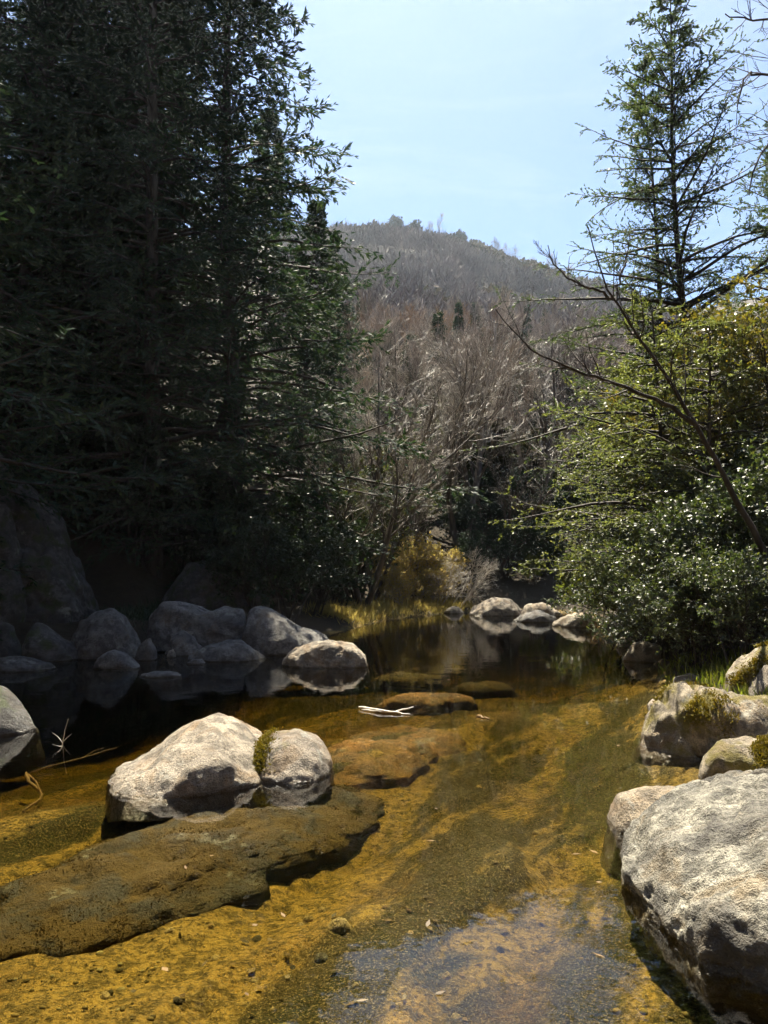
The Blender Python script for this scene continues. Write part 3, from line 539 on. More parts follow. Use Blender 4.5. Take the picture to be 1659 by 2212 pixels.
CEDAR_A = conifer_meshes(11, 17.4, 5.0, clear=0.12, nb=165, ntw=22, nnd=15, r0=0.17, droop=-0.05, rise=0.40, power=0.72, needle_l=0.085, needle_w=0.018, nm='needle_cedar', tw_len=0.22, irregular=0.35)
CEDAR_B = conifer_meshes(12, 17.2, 3.6, clear=0.14, nb=115, ntw=20, nnd=16, r0=0.13, droop=-0.05, rise=0.40, power=0.8, needle_l=0.085, needle_w=0.018, nm='needle_cedar', tw_len=0.22, irregular=0.35)
HEM = conifer_meshes(14, 7.0, 3.0, clear=0.22, nb=70, ntw=20, nnd=18, r0=0.09, droop=-0.06, rise=0.30, power=0.6, needle_l=0.075, needle_w=0.016, nm='needle_light', tw_len=0.25, irregular=0.35)
G_D = 'cedars on the sunny bank'
for x, Y, me, s, rz, lab in [
    (1514, 22.0, CEDAR_A, 1.0, 0.6, 'tallest cedar with straight dark trunk and nodding tip'),
    (1446, 24.5, CEDAR_B, 1.0, 2.2, 'slim cedar just behind the tallest one, nearer the hill'),
    (1680, 28.0, CEDAR_B, 0.95, 4.0, 'cedar at the photo edge behind the golden tree'),
    (1600, 36.0, CEDAR_A, 0.72, 1.1, 'shorter dark cedar low behind the tallest cedar'),
    (1455, 16.8, HEM, 1.0, 0.3, 'young pale cedar spreading feathery boughs over the pool'),
    (1520, 14.6, HEM, 0.85, 4.1, 'pale feathery cedar sapling rising out of the glossy bushes'),
    (1385, 20.0, HEM, 0.9, 1.2, 'small pale cedar with drooping boughs nearest the pool'),
    (1400, 24.0, HEM, 1.15, 2.3, 'pale feathery young cedar nearer the hill'),
    (1750, 24.0, CEDAR_A, 0.9, 2.9, 'cedar mostly out of the photo reaching boughs inward')]:
    tree('cedar_tree', lab, me, ground_at(x, Y), rz, s, G_D)

def bare_meshes(seed, H, r0=0.10, n1=12, n2=7, n3=5, spread=0.75, lean=(0, 0), stems=1, m='twig_grey', leaf=None, leaf_n=0, leaf_l=0.06, leaf_w=0.018, wob=0.09, thin=1.0, t_first=0.25, up=0.05, len1=0.5, m2=None):
    rng = np.random.default_rng(seed)
    d0 = np.stack([np.array([lean[0], lean[1], 1.0]) + rng.normal(0, 0.28 if stems > 1 else 0.03, 3) for _ in range(stems)])
    tp, tr = grow(rng, rng.normal(0, 0.12 if stems > 1 else 0, (stems, 3)) * [1, 1, 0] - [0, 0, 0.2], d0, np.full(stems, H) * rng.uniform(0.75, 1, stems), np.full(stems, r0), np.full(stems, 0.006 * thin), 12, wob * 0.6, 0.03)
    def kids(pts, rad, n, lmul, t0, ang, rmul, ns=5):
        p, tan, r, t, bi = sample(rng, pts, rad, n, t0, 0.98); d = side_dirs(rng, tan, rng.uniform(ang * 0.6, ang * 1.3, len(p)), 0.2)
        ln = lmul * (1.15 - 0.8 * t) * rng.uniform(0.6, 1.2, len(p)); rr = np.maximum(r * rmul, 0.004 * thin)
        return grow(rng, p, d, ln, rr, np.full(len(p), 0.0025 * thin), ns, wob, up)
    b1 = kids(tp, tr, n1, H * len1, t_first, spread, 0.6); b2 = kids(*b1, n2, H * len1 * 0.42, 0.15, spread, 0.6); b3 = kids(*b2, n3, H * len1 * 0.2, 0.1, spread, 0.6, 3)
    ch = [tubes(tp, tr, 7) + (0,), tubes(*b1, 5) + (0,), tubes(*b2, 3) + (0,)]; tw = [tubes(*b3, 3) + (0,)]
    if leaf:
        trunk = mesh_from('stem', ch + tw, [M[m]], True)
        q, tan, _, _, _ = sample(rng, *b3, leaf_n, 0.1, 1.0); q = np.concatenate([q, sample(rng, *b2, leaf_n, 0.3, 1.0)[0]]); tan = np.concatenate([tan, norm(rng.normal(0, 1, (len(q) - len(tan), 3)))])
        d = side_dirs(rng, tan, rng.uniform(0.4, 1.4, len(q)), 0.2); s = rng.uniform(0.45, 1.0, len(q)) + 0.7 * (rng.random(len(q)) ** 4)
        return trunk, mesh_from('foliage', [leaves(rng, q, d, leaf_l * s, leaf_w * s, 0.9) + (0,)], [M[leaf]])
    return mesh_from('trunk', ch, [M[m2 or m]], True), mesh_from('twigs', tw, [M[m]], True)
TT = ('trunk', 'twigs'); SF = ('stem', 'foliage')

# bare and leafy small trees around the far end
NEAR_BARE = [bare_meshes(40 + i, 8.5, 0.13, 12, 8, 5, 0.62, (0, 0), 2, 'bark_pale', wob=0.16, m2='bark_mid', up=0.06, len1=0.44) for i in range(3)]  # pale twigs on a darker trunk paint the backlight into the bark
G_B = 'bare waterside trees at the far end'
for x, Y, k, s, rz, lab in [
    (790, 27.5, 0, 1.0, 0.3, 'bare crooked tree leaning over the shaded end of the pool'),
    (850, 34.0, 1, 1.35, 2.1, 'bare twiggy tree behind the crooked one above dry grass'),
    (930, 37.0, 2, 1.55, 4.0, 'bare tree with bright twigs above the bleached brush'),
    (740, 31.0, 2, 1.3, 1.0, 'bare tree in front of the shorter fir'),
    (1040, 40.0, 0, 1.5, 5.0, 'bare tree behind the humped far rock'),
    (1130, 42.0, 1, 1.55, 0.9, 'bare tree behind the bleached ledge'),
    (1210, 38.0, 2, 1.35, 3.1, 'bare tree beside the lower cedar boughs'),
    (815, 29.5, 1, 0.9, 4.4, 'bare many-stemmed tree just past the crooked leaning one'),
    (985, 38.5, 1, 1.45, 1.7, 'bare tree rising behind the bleached fallen branch'),
    (900, 33.5, 0, 0.85, 5.5, 'small bare tree beside the straw-coloured bush'),
    (1080, 37.0, 2, 0.8, 0.2, 'small bare tree arching above the humped far rock'),
    (880, 42.0, 0, 1.6, 2.6, 'taller bare tree at the foot of the hill near the firs')]:
    tree('bare_tree', lab, NEAR_BARE[k], ground_at(x, Y), rz, s, G_B, parts=TT)
SHRUB_D = [bare_meshes(60 + i, 2.6, 0.03, 8, 6, 5, 0.9, (0, 0), 4, 'bark_dark', 'leaf_dark', 7, 0.09, 0.03, len1=0.55) for i in range(2)]
G_S = 'dark shrubs in the shade'
for i, (x, Y, s, lab) in enumerate([
    (620, 20.5, 1.0, 'dark shrub right behind the wedge-shaped boulder'), (680, 23.5, 1.1, 'dark shrub nearest the water past the wedge boulder'), (730, 27, 1.1, 'dark shrub beside the foot of the crooked bare tree'),
    (560, 20.8, 1.1, 'dark shrub between the slanting boulder and the wedge boulder'), (470, 23.5, 1.3, 'dark shrub crowning the slanting boulder'), (390, 24, 1.4, 'dark shrub above the upper end of the slanting boulder'),
    (290, 22.5, 1.5, 'dark shrub between outcrop and slanting boulder'), (220, 23.5, 1.6, 'dark shrub against the sloping face of the outcrop'), (650, 27, 1.5, 'tall dark shrub under the shorter fir'),
    (520, 25, 1.6, 'tall dark shrub round the trunk of the tallest fir'), (760, 30, 1.3, 'dark shrub behind the crooked bare tree'), (100, 24.5, 1.7, 'dark shrub on top of the outcrop'), (-20, 24.5, 1.5, 'dark shrub at the photo edge above the slab'),
    (1010, 39, 1.4, 'dark shrub in the hollow behind the humped far rock'), (1080, 40, 1.5, 'dark evergreen shrub at the hill foot between bare trees'), (1160, 39, 1.4, 'dark shrub behind the little pale bush'), (1240, 40, 1.5, 'dark shrub under the lowest cedar boughs'), (1030, 36.0, 0.9, 'low dark shrub close behind the humped far rock'), (1095, 36.2, 1.0, 'low dark shrub close behind the pale rounded rock'), (1170, 36.5, 1.0, 'low dark shrub behind the ledge and wedge rocks'), (870, 38.5, 1.4, 'dark shrub at the hill foot behind the straw bush')]):
    tree('shrub', lab, SHRUB_D[i % 2], ground_at(x, Y), i * 1.3, s, G_S, 'shrub', SF)

# the sunny bank's leafy mass
GLOSS = [bare_meshes(70 + i, 3.2, 0.035, 9, 7, 6, 0.9, (0, 0), 5, 'bark_dark', 'leaf_glossy', 10, 0.068, 0.022, len1=0.62, up=0.02, wob=0.13) for i in range(3)]
G_G = 'glossy leafy bushes on the sunny bank'
for i, (x, Y, s, lab) in enumerate([
    (1480, 13.7, 0.85, 'glossy-leaved bush glittering beside the mossy boulders'), (1610, 12.8, 0.95, 'glossy bush at the photo edge above the grey bank rock'),
    (1395, 16.4, 0.75, 'glossy bush overhanging the pale half hidden waterside rock'), (1570, 15.5, 1.1, 'tall glossy bush behind the glittering front bush'),
    (1440, 18.8, 0.95, 'glossy bush in the middle of the bank below the cedar boughs'), (1670, 14.5, 1.2, 'tall glossy bush cut by the photo edge'),
    (1430, 14.6, 0.6, 'low glossy bush trailing into the water before the taller ones'), (1505, 12.3, 0.6, 'low glossy bush behind the squat lichened rock'), (1590, 11.4, 0.6, 'low glossy bush just above the grey bank rock'), (1340, 20.5, 0.9, 'small glossy bush at the waterline near the lime bush'), (1650, 17.5, 1.3, 'highest glossy bush below the golden tree')]):
    tree('glossy_bush', lab, GLOSS[i % 3], ground_at(x, Y), i * 2.1, s, G_G, 'bush', SF)
GOLD = [bare_meshes(80 + i, 6.5, 0.09, 14, 8, 6, 0.75, (0, 0), 2, 'bark_dark', 'leaf_gold', 6, 0.09, 0.030, t_first=0.35, len1=0.42) for i in range(2)]
for i, (x, Y, s, lab) in enumerate([(1600, 16.5, 1.0, 'golden-leaved small tree at the photo edge before the cedars'), (1545, 19.0, 1.0, 'olive-gold small tree in front of the tallest cedar trunk'), (1700, 15.5, 1.0, 'golden tree mostly out of the photo')]):
    tree('golden_tree', lab, GOLD[i % 2], ground_at(x, Y), 0.7 + i * 2, s, 'golden-leaved trees', 'tree', ('trunk', 'crown'))
OLIVE = bare_meshes(86, 5.0, 0.06, 12, 7, 6, 0.75, (0, 0), 3, 'bark_mid', 'leaf_olive', 5, 0.10, 0.032, t_first=0.2, len1=0.45)
for i, (x, Y, s, lab) in enumerate([(770, 30.0, 1.0, 'olive leafy small tree among the bare ones by the firs'), (860, 37.0, 1.2, 'olive leafy tree behind the straw bush'), (700, 28.0, 0.9, 'olive leafy small tree under the shorter fir'), (1000, 45.0, 1.2, 'olive leafy tree at the hill foot behind the far rocks')]):
    tree('olive_tree', lab, OLIVE, ground_at(x, Y), i * 1.9, s, 'olive leafy trees at the far end', 'tree', ('trunk', 'crown'))
LIME = [bare_meshes(90 + i, 1.9, 0.022, 8, 6, 6, 0.9, (-0.2, 0), 4, 'bark_pale', 'leaf_lime', 5, 0.08, 0.028, len1=0.55) for i in range(2)]
for i, (x, Y, s, lab) in enumerate([(1290, 23.0, 1.0, 'lime-green bush at the water beside the bleached ledge'), (1235, 34.5, 1.0, 'pale green bush behind the bleached ledge'), (1150, 35.5, 0.8, 'little pale bush behind the low dark wedge rock')]):
    tree('lime_bush', lab, LIME[i % 2], ground_at(x, Y), i * 2.0, s, 'lime bushes', 'bush', SF)
DRY = [bare_meshes(95 + i, 2.0, 0.025, 8, 7, 6, 0.9, (0.2, -0.2), 5, 'bark_pale', 'dry_grass', 4, 0.08, 0.02, len1=0.6) for i in range(2)]
for i, (x, Y, s, lab) in enumerate([(900, 32.5, 1.3, 'straw-coloured bush on the far bank beside the crooked tree'), (960, 33.5, 1.1, 'bleached twiggy bush above the little bleached rock'), (868, 29.6, 0.75, 'small straw bush right at the far waterline'), (925, 31.6, 0.8, 'low golden bush between straw bush and bleached twigs'), (830, 30.5, 1.0, 'dry tan bush at the foot of the crooked bare tree')]):
    tree('dry_bush', lab, DRY[i % 2], ground_at(x, Y), i * 2.0, s, 'dry bushes on the far bank', 'bush', SF)

# hillside woods: individual trees on the near slope, one mass beyond
HILL = [bare_meshes(110 + i, 11, 0.13, 12, 7, 5, 0.55, (0, 0), 1, 'twig_grey', wob=0.08, thin=3.2, t_first=0.3, up=0.10, len1=0.42) for i in range(3)]
HILL[1] = bare_meshes(111, 12, 0.15, 14, 6, 5, 0.45, (0, 0), 1, 'twig_grey', wob=0.10, thin=2.6, t_first=0.35, up=0.12, len1=0.36, m2='bark_pale')
HILL[2] = bare_meshes(112, 9.5, 0.16, 10, 8, 5, 0.8, (0.1, 0), 2, 'twig_dark', wob=0.13, thin=2.6, t_first=0.2, up=0.04, len1=0.5, m2='bark_mid')
HILL.append(bare_meshes(115, 10, 0.13, 12, 7, 5, 0.6, (0, 0), 1, 'twig_russet', wob=0.08, thin=3.2, t_first=0.25, up=0.10, len1=0.45))
HILLFIR = conifer_meshes(21, 13.0, 2.3, clear=0.04, nb=150, ntw=10, nnd=7, r0=0.16, power=1.15, needle_l=0.26, needle_w=0.034, irregular=0.2)
HILLOAK = bare_meshes(120, 7.5, 0.13, 12, 7, 5, 0.8, (0, 0), 2, 'bark_dark', 'leaf_oak', 6, 0.30, 0.10, t_first=0.2, len1=0.45)
rng = np.random.default_rng(44); placed = []
Y = 40.0; cnt = 0
while Y < 132 and cnt < 300:
    step = 2.75 + 0.009 * Y; x = -0.07 * Y
    while x < 0.33 * Y:
        X = x + rng.normal(0, 0.8); YY = Y + rng.normal(0, 0.9); x += step * rng.uniform(0.8, 1.2)
        k = rng.random()
        if rng.random() < 0.10: continue
        loc = (X, YY, gz(X, YY) - 0.1); rz = rng.uniform(0, 6.28); s = rng.uniform(0.75, 1.15)
        if (loc[2] + 11.0 * s - 1.7) / YY > 0.335: s = max(0.45, (0.335 * YY + 1.7 - loc[2]) / 11.0)
        if (loc[2] + 11.0 * s - 1.7) / YY > 0.37: continue
        nz = vnoise(np.array([[X * 0.06, YY * 0.06, 0.0]]), 4)[0]
        if YY > 52 and YY < 115 and (k < 0.10 or (nz > 0.3 and k < 0.25)): tree('hill_fir', 'narrow dark conifer among the bare trees of the hillside', HILLFIR, loc, rz, s * 0.85, 'dark conifers on the hillside')
        elif k < 0.27 or (nz > 0.3 and k < 0.7): tree('hill_oak', 'dull evergreen oak among the bare trees of the hillside', HILLOAK, loc, rz, s, 'evergreen oaks on the hillside')
        elif nz < -0.5: tree('hill_tree', 'russet-twigged bare tree on the wooded hillside', HILL[3], loc, rz, s, 'russet bare trees on the hillside', parts=TT)
        else: tree('hill_tree', 'grey leafless tree in the wood covering the hillside', HILL[rng.integers(3)], loc, rz, s, 'grey bare trees on the hillside', parts=TT)
        cnt += 1
    Y += step * 0.95
for x, Yh, s_, lab in [(940, 56, 0.68, 'slim conifer above the bare trees, its tip catching light'), (1145, 52, 0.8, 'dark conifer on the lower slope right of the slim one'), (1015, 49, 0.7, 'dark conifer low among the bare trees behind the far rocks'),
                    (1225, 56, 0.85, 'dark conifer on the slope beside the cedar boughs'), (890, 50, 0.7, 'dark conifer on the lower slope next to the firs'), (1075, 70, 0.5, 'dark conifer half way up the slope')]:
    tree('hill_conifer', lab, HILLFIR, ground_at(x, Yh), x * 0.1, (s_ * 1.15, s_ * 1.15, s_ * 0.8), 'conifers on the lower slope')
for x, Yh, s_, lab in [(930, 46, 0.75, 'dark oak behind the bare trees next to the straw bush'), (1000, 44.5, 0.6, 'dark oak in the hollow behind the bleached branch'), (1060, 46, 0.8, 'dark oak behind the humped far rock and bare trees'), (1120, 45, 0.7, 'dark oak filling the gap behind the pale rounded rock'), (1190, 47, 0.85, 'dark oak at the hill foot near the cedar boughs'), (1250, 44, 0.7, 'dark oak behind the lowest pale cedar'), (860, 47, 0.8, 'dark oak between the firs and the bare trees')]:
    tree('dark_oak', lab, HILLOAK, ground_at(x, Yh), x * 0.13, s_, 'dark oaks at the foot of the hill')
print('hill trees', cnt)
def clump_bare(rng):
    n = 46; az = rng.uniform(0, 6.28, n); st = np.stack([0 * az, 0 * az, rng.uniform(1, 6, n)], -1)
    d = norm(np.stack([np.cos(az) * 0.6, np.sin(az) * 0.6, rng.uniform(0.4, 1.4, n)], -1)); d += rng.normal(0, .2, d.shape)
    return leaves(rng, st + rng.normal(0, 0.7, (n, 3)) * [1, 1, 0.4], norm(d), rng.uniform(1.5, 4.2, n), rng.uniform(0.07, 0.16, n), 0.2)
def clump_green(rng):
    n = 44; p = norm(rng.normal(0, 1, (n, 3))) * rng.uniform(0.5, 1, (n, 1)) * [3.4, 3.4, 2.6] + [0, 0, 2.6]
    return leaves(rng, p, norm(rng.normal(0, 1, (n, 3))), rng.uniform(0.9, 1.9, n), rng.uniform(0.4, 0.75, n), 0.8)
def woodland(name, label, proto, mats, sel, seed):
    rng = np.random.default_rng(seed); protos = [proto(rng) for _ in range(5)]; Vs, Fs, o = [], [], 0
    n = 4700; YY = np.sqrt(rng.uniform(128 ** 2, 425 ** 2, n)); XX = YY * rng.uniform(-0.14, 0.38, n); ZZ = terrain_z(XX, YY)
    nz = vnoise(np.stack([XX * 0.02, YY * 0.02, 0 * XX], -1), 8) + 0.5 * vnoise(np.stack([XX * 0.06, YY * 0.06, 0 * XX], -1), 18) + 0.9 * smooth(300, 400, YY) - 0.35
    ok = sel(nz, YY, rng)
    for x, y, z in zip(XX[ok], YY[ok], ZZ[ok]):
        V, F = protos[rng.integers(5)]; a = rng.uniform(0, 6.28); s = rng.uniform(0.7, 1.25); c_, s_ = math.cos(a) * s, math.sin(a) * s
        Vs.append(np.stack([V[:, 0] * c_ - V[:, 1] * s_ + x, V[:, 0] * s_ + V[:, 1] * c_ + y, V[:, 2] * s + z], -1)); Fs.append(F + o); o += len(V)
    ob = link(name, mesh_from(name, [(np.concatenate(Vs), np.concatenate(Fs), 0)], mats)); tag(ob, label, 'woodland', kind='stuff')
    print(name, ok.sum())
woodland('far_woodland', 'hazy grey leafless wood covering the upper hillside', clump_bare, [M['twig_far']], lambda nz, y, r: (nz < 0.10) & (y < 345), 51)
woodland('far_oak_wood', 'dark evergreen wood along the crest of the hill', clump_green, [M['leaf_crest']], lambda nz, y, r: (nz >= 0.10) | (y > 335), 52)
for i, (x, s) in enumerate([(845, 1.5), (868, 1.8), (890, 1.6), (915, 1.2), (985, 1.4), (1003, 1.7), (1022, 1.4), (1055, 1.2), (1150, 1.0), (1262, 1.2), (1290, 1.5), (1312, 1.4)]):
    X = (x - CX) / F_PX * 396; tree('skyline_oak', 'dark rounded evergreen oak on the skyline of the hill', HILLOAK, (X, 396, gz(X, 396) - 0.5), i * 1.7, s, 'dark oaks on the skyline')
for i, (x, y) in enumerate([(935, 490), (948, 492), (1075, 520), (1090, 520), (1110, 532), (1122, 530), (1160, 540), (1190, 545), (1205, 545), (1240, 560)]):
    X = (x - CX) / F_PX * 402; tree('ridge_tree', 'thin leafless tree standing out on the skyline of the hill', HILL[i % 3], (X, 402, gz(X, 402) + 1.0), i, 1.25 + 0.2 * (i % 3), 'bare trees on the skyline', parts=TT)

# ------------------------------------------------------------------ leaning bare tree on the sunny side, hand-laid limbs
def limb_tree(name, label, limbs, r0s, rng_seed, m='bark_dark', ntw=14, tl=0.55, base=None):
    """limbs: polylines of (x, y, Y) read off the photograph, each at its own depth"""
    rng = np.random.default_rng(rng_seed); e = bpy.data.objects.new(name, None); col.objects.link(e)
    pl = [np.array([at(*q) for q in l]) for l in limbs]; b = pl[0][0]; e.location = b; tag(e, label, 'tree')
    tw = []
    for j, (P, r) in enumerate(zip(pl, r0s)):
        P = P - b; n = 22; s = np.concatenate([[0], np.cumsum(np.linalg.norm(np.diff(P, axis=0), axis=1))]); ss = np.linspace(0, s[-1], n)
        C = np.stack([np.interp(ss, s, P[:, k]) for k in range(3)], -1)
        for _ in range(2): C[1:-1] = C[1:-1] * 0.5 + 0.25 * (C[2:] + C[:-2])
        C[1:-1] += rng.normal(0, 0.012, C[1:-1].shape); rad = np.linspace(r, 0.006, n)[None]
        o = link('trunk' if j == 0 else 'limb', mesh_from('limb', [tubes(C[None], rad, 7) + (0,)], [M[m]], True), e)
        p, tan, rr, t, bi = sample(rng, C[None], rad, ntw, 0.25, 0.98); d = side_dirs(rng, tan, rng.uniform(0.5, 1.0, len(p)), 0)
        t1 = grow(rng, p, d, tl * rng.uniform(0.4, 1.3, len(p)) * s[-1] / 3, np.minimum(rr * 0.5, 0.012), np.full(len(p), 0.003), 6, 0.10, 0.06)
        p, tan, rr, t, bi = sample(rng, *t1, 4, 0.2, 0.98); d = side_dirs(rng, tan, rng.uniform(0.4, 0.9, len(p)), 0)
        t2 = grow(rng, p, d, tl * 0.4 * rng.uniform(0.4, 1.3, len(p)) * s[-1] / 3, np.minimum(rr * 0.6, 0.006), np.full(len(p), 0.0025), 4, 0.12, 0.05)
        tw += [tubes(*t1, 4) + (0,), tubes(*t2, 3) + (0,)]
    link('twigs', mesh_from('twigs', tw, [M[m]], True), e); return e
limb_tree('leaning_tree', 'leafless dark tree leaning out over the pool from the sunny bank', [
    [(1690, 1290, 11.5), (1600, 1090, 11.3), (1510, 920, 11), (1440, 800, 10.8), (1385, 715, 10.6), (1330, 645, 10.4), (1300, 575, 10.2), (1282, 490, 10.1)],
    [(1510, 920, 11), (1440, 870, 10.7), (1330, 825, 10.3), (1230, 795, 10.0), (1150, 755, 9.8), (1090, 695, 9.6), (1075, 668, 9.6)],
    [(1330, 645, 10.4), (1300, 628, 10.2), (1240, 605, 9.9), (1200, 570, 9.8), (1192, 530, 9.8)],
    [(1340, 650, 10.4), (1348, 610, 10.5), (1365, 560, 10.6), (1375, 500, 10.8)]], [0.055, 0.035, 0.020, 0.018], 5, ntw=11)
limb_tree('overhanging_tree', 'bare branches drooping in from the upper photo edge', [
    [(2100, 1150, 8.5), (2050, 700, 8.3), (1950, 350, 8.2), (1850, 150, 8.0), (1760, 60, 7.9)],
    [(1950, 350, 8.2), (1800, 200, 8.0), (1700, 160, 7.8), (1640, 150, 7.7), (1620, 230, 7.6)],
    [(1850, 150, 8.0), (1740, 40, 7.9), (1660, 45, 7.8), (1600, 30, 7.7)],
    [(2000, 500, 8.2), (1850, 330, 8.0), (1740, 270, 7.8), (1660, 330, 7.7), (1640, 420, 7.6)]], [0.09, 0.03, 0.022, 0.025], 9, ntw=14, tl=0.6)

# ------------------------------------------------------------------ small things in and on the water
def stick(name, label, lines, r, m, cat='stick'):
    b = np.array(lines[0][0]); ch = []
    for P, rr in zip(lines, r):
        P = np.array(P) - b; n = 10; s = np.concatenate([[0], np.cumsum(np.linalg.norm(np.diff(P, axis=0), axis=1))]); ss = np.linspace(0, s[-1], n)
        C = np.stack([np.interp(ss, s, P[:, k]) for k in range(3)], -1); C[1:-1] += RNG.normal(0, rr * 0.25, C[1:-1].shape)
        rad = np.linspace(rr, rr * 0.45, n); rad[0] *= 0.4; ch.append(tubes(C[None], rad[None], 6) + (0,))
    o = link(name, mesh_from(name, ch, [M[m]], True), None, b); return tag(o, label, cat)
wz = lambda x, y, z: tuple(on_water(x, y, z))
stick('driftwood', 'bleached forked stick floating above the orange submerged slab', [[wz(776, 1527, .02), wz(815, 1534, .025), wz(860, 1539, .02), wz(885, 1543, .01)], [wz(850, 1538, .02), wz(872, 1533, .03), wz(892, 1527, .045)], [wz(782, 1533, .01), wz(820, 1537, .015), wz(850, 1539, .01)]], [0.022, 0.014, 0.014], 'drift')
stick('twig', 'thin forked twig sticking up out of the shaded water', [[wz(145, 1618, -.1), wz(148, 1600, .03), wz(152, 1575, .16), wz(158, 1553, .26)], [wz(147, 1605, .02), wz(136, 1590, .08), wz(124, 1582, .12)], [wz(148, 1602, .02), wz(158, 1592, .07), wz(166, 1585, .1)], [wz(148, 1612, .0), wz(140, 1612, .02), wz(126, 1608, .05)]], [0.006, 0.0035, 0.0035, 0.004], 'drift')
b0 = -0.12
stick('sunken_branch', 'crooked ochre branch lying under water near the thin twig', [[wz(72, 1668, -.2), wz(78, 1690, -.2), wz(100, 1702, -.22), wz(108, 1722, -.23), wz(90, 1738, -.24), wz(68, 1752, -.25)], [wz(74, 1672, -.2), wz(95, 1690, -.19), wz(104, 1712, -.22)]], [0.020, 0.012], 'wet_stick')
stick('sunken_branch', 'long thin dark branch under water between twig and peaked boulder', [[wz(75, 1670, -.25), wz(140, 1650, -.2), wz(200, 1635, -.16), wz(262, 1615, -.12)], [wz(190, 1638, -.17), wz(215, 1622, -.12), wz(235, 1615, -.1)]], [0.010, 0.006], 'wet_stick')
stick('driftwood', 'dark floating bark sliver in the sunny channel', [[wz(1028, 1546, .005), wz(1040, 1550, .012), wz(1054, 1553, .005)]], [0.020], 'wet_stick')
# bleached brush lying at the far bank
rngb = np.random.default_rng(77)
def brush(label, x, Y, s, seed):
    me = bare_meshes(seed, 2.6, 0.035, 10, 6, 4, 0.7, (0.9, -0.2), 3, 'drift', wob=0.1, up=0.0); return tree('fallen_branch', label, me, ground_at(x, Y), 0.1, s, 'fallen branches at the far end', 'branch', TT)
brush('bleached fallen branch fanning over the far bank beside the humped rock', 975, 32.0, 1.1, 131)
brush('fallen branch with white twigs behind the little bleached rock', 935, 31.5, 0.9, 133)
# dry grass along the far bank, tufts on the rocks
def grass(name, label, pts, h, wd, m, seed, n_each, spread, cat='grass'):
    rng = np.random.default_rng(seed); P = np.repeat(np.array(pts), n_each, axis=0); P = P + np.stack([rng.normal(0, spread, len(P)), rng.normal(0, spread, len(P)), 0 * P[:, 0]], -1)
    P[:, 2] = terrain_z(P[:, 0], P[:, 1]) - 0.02; ok = P[:, 2] > -0.03; P = P[ok]; d = norm(rng.normal(0, 0.45, P.shape) + [0, 0, 1.0])
    V, F = leaves(rng, P, d, h * rng.uniform(0.5, 1.2, len(P)), wd * rng.uniform(0.7, 1.3, len(P)), 0.0)
    o = link(name, mesh_from(name, [(V, F, 0)], [M[m]])); tag(o, label, cat, kind='stuff')
pts = []
for k in range(90):
    f = rngb.random(); X = np.interp(f, [0, .4, .7, 1], [-1.2, 0.0, 1.6, 3.2]); Yv = np.interp(f, [0, .4, .7, 1], [23.3, 26.8, 29.8, 32.0]); pts.append((X - 0.5 * rngb.random(), Yv + 0.8 * rngb.random(), 0))
grass('dry_grass', 'straw-coloured grass fringing the far bank', pts, 0.34, 0.010, 'dry_grass', 5, 70, 0.4)
pts = [tuple(ground_at(x, Yv)) for x, Yv in [(1560, 10.5), (1620, 10.2), (1655, 9.6), (1520, 12), (1640, 8.8), (1470, 13.2), (1600, 11.5)]]
grass('bank_grass', 'green grass and low herbs between the sunny bank rocks', pts, 0.22, 0.008, 'leaf_lime', 6, 250, 0.35)
pts = [tuple(ground_at(x, Yv)) for x, Yv in [(330, 19.0), (360, 18.6), (420, 19.2), (300, 19.4), (260, 18.2), (460, 18.6)]]
grass('bank_grass', 'dull grass behind the shaded boulders', pts, 0.35, 0.012, 'leaf_dark', 8, 200, 0.4)
# tufts of moss as a part of the mossy rocks
def moss_on(rk, n, cond, l, wd, seed, m='moss'):
    rng = np.random.default_rng(seed); me = rk.data; nv = len(me.vertices)
    co = np.empty(nv * 3, np.float32); me.vertices.foreach_get('co', co); co = co.reshape(-1, 3); no = np.empty(nv * 3, np.float32); me.vertices.foreach_get('normal', no); no = no.reshape(-1, 3)
    wt = cond(co, no); wt = wt / wt.sum(); i = rng.choice(nv, n, p=wt); p = co[i] + rng.normal(0, 0.012, (n, 3)); d = norm(no[i] + rng.normal(0, 0.6, (n, 3)))
    o = link('moss', mesh_from('moss', [leaves(rng, p, d, l * rng.uniform(0.5, 1.3, n), wd * rng.uniform(0.6, 1.3, n), 0.0) + (0,)], [M[m]]), rk); o['kind'] = 'stuff'; o.rotation_euler = (0, 0, 0)
rk = ROCKS['broad mossy boulder with dark clefts at the sunny waterside']
moss_on(rk, 11000, lambda c, n: np.maximum(0, n[:, 2] * 0.5 + 0.3) * smooth(0.0, 0.35, fbm(c * 2.3, 3, 71)) * (c[:, 2] > 0.12), 0.03, 0.006, 1)
rk = ROCKS['rounded mossy lump in front of the clefted mossy boulder']
moss_on(rk, 6000, lambda c, n: np.maximum(0, n[:, 2]) * smooth(0.1, 0.5, fbm(c * 2.6, 3, 75)) * (c[:, 2] > 0.1), 0.025, 0.005, 2)
rk = ROCKS['smaller mossy-edged boulder touching the large peaked boulder in the pool']
moss_on(rk, 3500, lambda c, n: np.exp(-((c[:, 0] + 0.24 - 0.15 * c[:, 2]) / 0.05) ** 2) * (c[:, 2] > 0.05), 0.03, 0.006, 3)
rk = ROCKS['green-capped rock on the bank beneath the glossy bush']
moss_on(rk, 7000, lambda c, n: np.maximum(0, n[:, 2]) * smooth(-0.1, 0.3, fbm(c * 2.6, 3, 79)), 0.04, 0.007, 4)

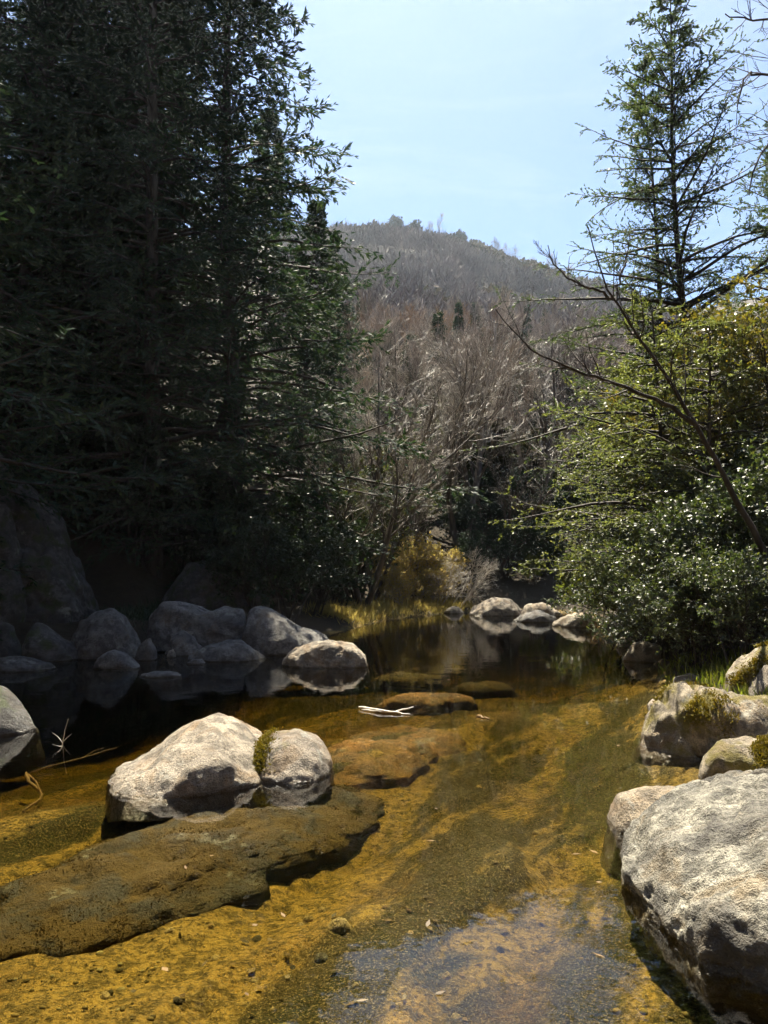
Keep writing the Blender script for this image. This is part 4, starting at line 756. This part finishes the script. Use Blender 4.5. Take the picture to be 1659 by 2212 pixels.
M['algae'] = foliage('algae', [(0.03, 0.022, 0.008), (0.07, 0.045, 0.012), (0.13, 0.08, 0.02)], 0.25, 0.8, 0.1, (1.2, 1.1, 0.6))
for rk, n, sd in ((SUNK, 12000, 5),):
    moss_on(rk, n, lambda c, nn: np.maximum(0, nn[:, 2] + 0.2) * smooth(-0.25, 0.35, fbm(c * 3.1, 3, 83)), 0.012, 0.005, sd, 'algae')

# gravel and drowned leaves too many to count
rg = np.random.default_rng(91); n = 4200; Yg = 2.5 + 7.5 * rg.random(n) ** 1.5; Xg = Yg * rg.uniform(-0.5, 0.48, n)
cl = vnoise(np.stack([Xg * 1.3 - 0.4 * Yg, Yg * 0.5, 0 * Xg], -1), 61); Xg, Yg = Xg[cl > -0.15], Yg[cl > -0.15]; Zg = terrain_z(Xg, Yg); ok = Zg < -0.04; Xg, Yg, Zg = Xg[ok], Yg[ok], Zg[ok]
Vi, Fi = ico(1); Vi = Vi * (1 + 0.22 * rg.normal(0, 1, (len(Vi), 1))); n = len(Xg); sz = 0.005 + 0.016 * rg.random(n) ** 3; an = rg.uniform(0, 6.28, n); sx_, sy_, sz_ = (rg.uniform(0.6, 1.3, n) for _ in range(3))
vx = Vi[None, :, 0] * (sz * sx_)[:, None]; vy = Vi[None, :, 1] * (sz * sy_)[:, None]; vz = Vi[None, :, 2] * (sz * sz_ * 0.6)[:, None]
GV = np.stack([vx * np.cos(an)[:, None] - vy * np.sin(an)[:, None] + Xg[:, None], vx * np.sin(an)[:, None] + vy * np.cos(an)[:, None] + Yg[:, None], vz + Zg[:, None] + 0.002], -1).reshape(-1, 3)
GF = (Fi[None] + (np.arange(n) * len(Vi))[:, None, None]).reshape(-1, 3)
gm = foliage('gravel', [(0.10, 0.075, 0.03), (0.30, 0.21, 0.08), (0.06, 0.045, 0.02), (0.45, 0.36, 0.18)], 0.0, 0.8, 0.2)
tag(link('gravel', mesh_from('gravel', [(GV, GF, 0)], [gm], True)), 'fine mixed gravel strewn over the amber stream bed', 'gravel', kind='stuff')

# fallen leaves: some afloat, more drowned on the bed
n = 420; Yl = 3 + 24 * rg.random(n) ** 1.6; Xl = Yl * rg.uniform(-0.3, 0.3, n); Zl = terrain_z(Xl, Yl); ok = Zl < -0.04; Xl, Yl, Zl = Xl[ok], Yl[ok], Zl[ok]; n = len(Xl)
Zl = np.where(rg.random(n) < 0.12, 0.004, Zl + 0.012); an = rg.uniform(0, 6.28, n)
lv = leaves(rg, np.stack([Xl, Yl, Zl], -1), np.stack([np.cos(an), np.sin(an), 0.12 * rg.random(n)], -1), rg.uniform(0.03, 0.075, n), rg.uniform(0.008, 0.018, n), 8.0)
tag(link('fallen_leaves', mesh_from('fallen_leaves', [lv + (0,)], [M['wet_leaf']])), 'scattered brown leaves afloat and on the bed', 'leaves', kind='stuff')

# ------------------------------------------------------------------ the air
m, t, out, N, L = mat('haze')
pv = N('VolumePrincipled'); pv.inputs['Color'].default_value = (0.74, 0.87, 1.0, 1); pv.inputs['Density'].default_value = 0.0002; pv.inputs['Anisotropy'].default_value = 0.6
L(pv.outputs[0], out.inputs[1])
hb = np.array([(x, y, z) for z in (-4.0, 235.0) for y in (-65.0, 2505.0) for x in (-905.0, 905.0)])
tag(link('haze', mesh_from('haze', [(hb, bf, 0)], [m])), 'thin pale haze filling the valley', 'haze', kind='stuff')
